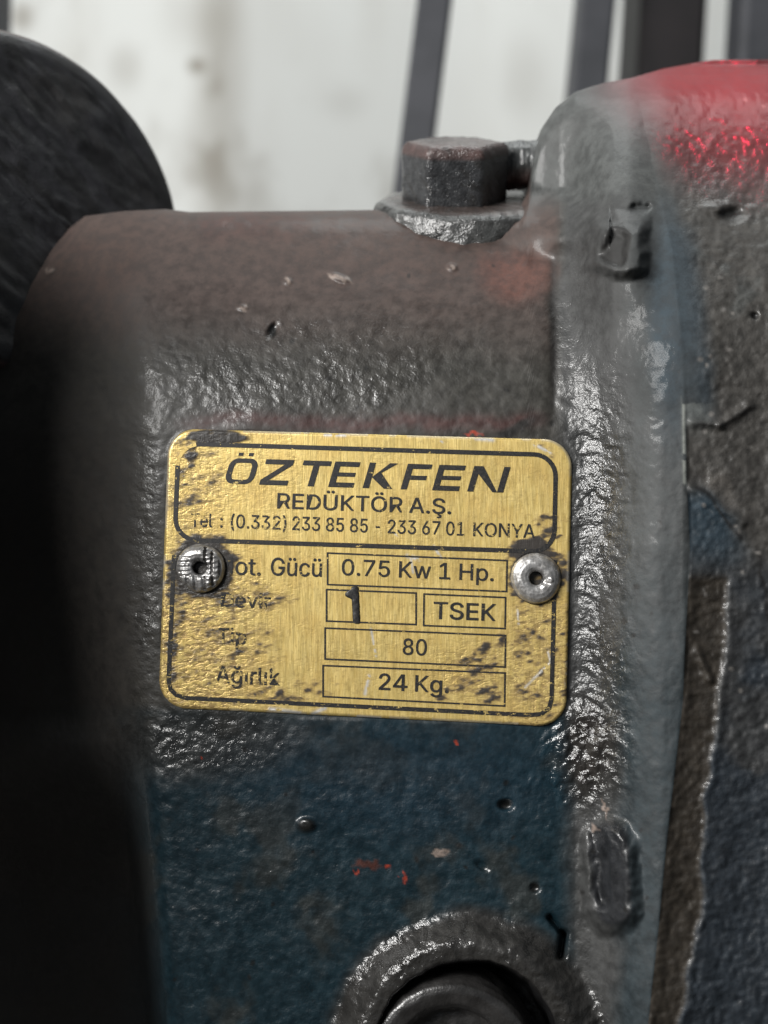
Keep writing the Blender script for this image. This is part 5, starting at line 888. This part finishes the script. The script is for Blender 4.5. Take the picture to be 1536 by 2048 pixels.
text('REDÜKTÖR A.Ş.', 554, 902, 1016.5, 1028, 30, 0.04, 0.010)
for t, a, b_, wr in (('Tel', 381, 424, .16), (':', 440, 445, .12), ('(0.332)', 461, 572, .12), ('233 85 85', 584, 735, .1), ('-', 751, 759, .1), ('233 67 01', 775, 928, .08), ('KONYA', 946, 1069, .10)):
    y = lambda x: 1053 + (x-381)*0.0335
    o = text(t, a, b_, y(a), y(b_), 27, wr, 0.004)
text('Mot.', 430, 521, 1147, 1151, 34, .10, 0.004); text('Gücü', 541, 643, 1150.5, 1153.5, 35, .06, 0.004)
text('Devir', 441, 541, 1213, 1217, 29, .15, 0.010); text('Tip', 434, 492, 1288, 1290, 32, .17, 0.010); text('Ağırlık', 431, 559, 1365, 1371, 33, .15, 0.010)
text('0.75 Kw 1 Hp.', 683, 987, 1150, 1162, 32, .05, 0.004)
text('TSEK', 866, 991, 1237, 1241.5, 33, .03, 0.014)
text('80', 805, 853, 1309, 1311, 32, .03, 0.006); text('24 Kg.', 757, 897, 1379, 1386, 32, .03, 0.012)

def band(pts, wd_, closed=False):
    """mitred strip along a polyline, cut into short quads so that it follows the sheet"""
    q = []
    m = len(pts); rng = m if closed else m-1
    for k in range(rng):
        a = np.array(pts[k], float); b_ = np.array(pts[(k+1) % m], float); n = max(1, int(np.hypot(*(b_-a))/18))
        for t in range(n): q.append(a + (b_-a)*t/n)
    if not closed: q.append(np.array(pts[-1], float))
    q = np.array(q)
    if closed: tg = np.roll(q, -1, 0) - np.roll(q, 1, 0)
    else: tg = np.gradient(q, axis=0)
    # exact mitre on straight corners
    tg = tg/np.linalg.norm(tg, axis=1)[:, None]; nn = np.stack([-tg[:, 1], tg[:, 0]], 1)
    d1 = np.roll(q, -1, 0)-q; d1 = d1/np.maximum(np.linalg.norm(d1, axis=1), 1e-6)[:, None]
    if not closed: d1[-1] = tg[-1]
    cosn = np.abs(nn[:, 0]*-d1[:, 1] + nn[:, 1]*d1[:, 0]); k_ = 1/np.clip(cosn, 0.6, 1)
    A = q + nn*wd_/2*k_[:, None]; B = q - nn*wd_/2*k_[:, None]
    n = len(q); pts2 = np.concatenate([A, B]); f = [(k, (k+1) % n, n+(k+1) % n, n+k) for k in range(n if closed else n-1)]
    return pts2, f
def frame(pts, wd_, closed, wear, name='printed_border', label=None):
    p, f = band(pts, wd_, closed); return print_mesh(name, p, f, wear, 0.9, label)
def round_quad(c4, r):
    """rounded corners on a quadrilateral given clockwise from the top left"""
    out = []
    for k in range(4):
        p = np.array(c4[k], float); a = np.array(c4[k-1], float); b_ = np.array(c4[(k+1) % 4], float)
        ua = (a-p)/np.linalg.norm(a-p); ub = (b_-p)/np.linalg.norm(b_-p)
        P0, P2 = p+ua*r, p+ub*r
        for t in np.linspace(0, 1, 9):
            th = t*math.pi/2; c_ = p + (ua+ub)*r
            out.append(c_ - ub*r*math.cos(th) - ua*r*math.sin(th))
    return out
up4 = [(357, 887), (1112, 910), (1108, 1104), (349, 1079)]
up = round_quad(up4, 44)
# lead the worn top-left corner out of the loop: one band for the sound run, one for the scuffed corner
frame(up[7:] + [up[0]], 9, False, 0.05)
frame(up[0:8], 7, False, 0.30)
frame([(348, 1110), (337, 1360), (341, 1378), (352, 1390), (372, 1396), (1060, 1430), (1082, 1428), (1098, 1416), (1103, 1398), (1110, 1120)], 8.5, False, 0.09)
for q4 in (((655, 1106), (1014, 1121), (1013, 1183), (655, 1169)), ((653, 1179), (832, 1186), (832, 1249), (653, 1242)),
           ((848, 1188), (1011, 1195), (1010, 1257), (847, 1251)), ((650, 1256), (1011, 1271), (1010, 1334), (650, 1318)), ((646, 1331), (1010, 1346), (1009, 1412), (646, 1393))):
    pts_all = []; fcs = []
    for k in range(4):
        a, b_ = np.array(q4[k], float), np.array(q4[(k+1) % 4], float); u_ = (b_-a)/np.linalg.norm(b_-a)
        p, f = band([a - u_*1.6*(k % 2 == 0), b_ + u_*1.6*(k % 2 == 0)], 3.3, False); n0 = len(pts_all)
        pts_all += list(p); fcs += [tuple(i_+n0 for i_ in g_) for g_ in f]
    print_mesh('printed_box', pts_all, fcs, 0.06, 0.9 )

# stamped numeral: a soft-edged dent with a dark body, struck through the second box
num = []
nu, nv = 14, 60
tt = np.linspace(0, 1, nv); ss = np.linspace(-1, 1, nu)
SS, TT = np.meshgrid(ss, tt)
wv_ = 7.5 + 0*TT
lx = 710 + 3*TT; NX = lx + SS*wv_ - 13*smooth(0.02, 0.16, TT)*smooth(0.34, 0.22, TT)*(SS < 0)*np.abs(SS); NY = 1173 + 74*TT + 2*np.abs(SS)**3*np.where(TT < .5, 1, -1)
hh = 1.3 + 2.0*np.sqrt(np.clip(1-SS**2, 0, 1)) + 1.2*(fbm(NX, NY, 10, 2, 200)-0.5)
hh = hh*(1-(np.abs(SS) > .99)*0.8)
o = mk('stamped_numeral', W(NX, NY, dplate(NX, NY, 0)-hh+0.3).reshape(-1, 3), gridfaces(nv, nu), M_ink, npx, True); o['wear'] = 0.0
o['label'] = 'thick hand-stamped numeral 1'

# ---- rivets
def rivet(cx, cy, R0, hx, hy, marks, seed, label):
    prof = refine([(0.5, -6), (9, -5), (12, 2), (13.5, 15), (16, 18), (22, 20.5), (30, 21), (38, 18.5), (45, 13), (49.5, 6), (51, 0), (51, -4)], 1.3)
    ba_ = Vector(W(cx, cy, dplate(np.array(cx*1.), np.array(cy*1.), 0)+0.5))
    def dsp(R, H, T):
        n = fbm(R*np.cos(T)+200, R*np.sin(T)+200, 16, 3, seed)-0.5
        x = R*np.cos(T); y = -R*np.sin(T)
        H2 = H + 3*n*(R > 14)*(R < 49)
        if marks:     # jaw marks of the rivet tool
            tooth = np.sign(np.sin(y*0.62+x*0.12))*0.9
            m = smooth(5, 10, x-8)*smooth(42, 36, x)*(R > 17)*smooth(46, 42, R)
            col_ = (np.sin(x*0.42) > -0.35)
            H2 = H2 + m*tooth*col_ - m*1.6*(~col_)
            m2 = smooth(14, 20, y)*(R > 16)*smooth(48, 44, R); H2 = H2 + m2*(2.2*np.sign(np.sin(x*0.36+1)))
            m3 = smooth(-16, -22, x)*(np.abs(y) < 24)*(R < 46); H2 = H2 + m3*1.2*np.sign(np.sin(y*0.7))
        else:
            H2 = H2 - 5*blob(x, y, 20, 6, 10, 7, .5)*(R > 14) + 4*blob(x, y, 27, 4, 6, 5, .5)
        sh_ = np.clip(1-R/26, 0, 1)
        R2 = R*(1+0.035*np.sin(T*2+seed)+0.02*np.sin(3*T))
        return R2, H2
    def at(R, H, T):
        x = R*np.cos(T); y = -R*np.sin(T)
        d = 1.2*smooth(14, 10, R) + 0.55*smooth(47, 51, R) + 0.35*fbm(x+300, y+300, 14, 3, seed+5)*(smooth(24, 16, R)+0.5)
        if marks: d = d + 0.45*((np.sin(x*0.42) < -0.35)*(R > 18)*(x > 8)*(R < 44)) + 0.3*smooth(30, 20, np.hypot(x-4, y+18))
        return dict(dirt=np.clip(d, 0, 1).ravel())
    up_ = Vector((-A_*0.6, -1, B_*-0.5)).normalized()
    o = lathe(prof, 120, ba_, (A_*-0.0 + hx, -1, hy), 'rivet', M_alu, npx, dsp, at)
    o['label'] = label
    return o
rivet(403, 1136, 51, -0.10, 0.03, True, 210, 'left rivet with toothed tool marks across its head')
rivet(1071, 1156, 51, -0.05, 0.02, False, 230, 'right rivet, smooth head with a torn hole')
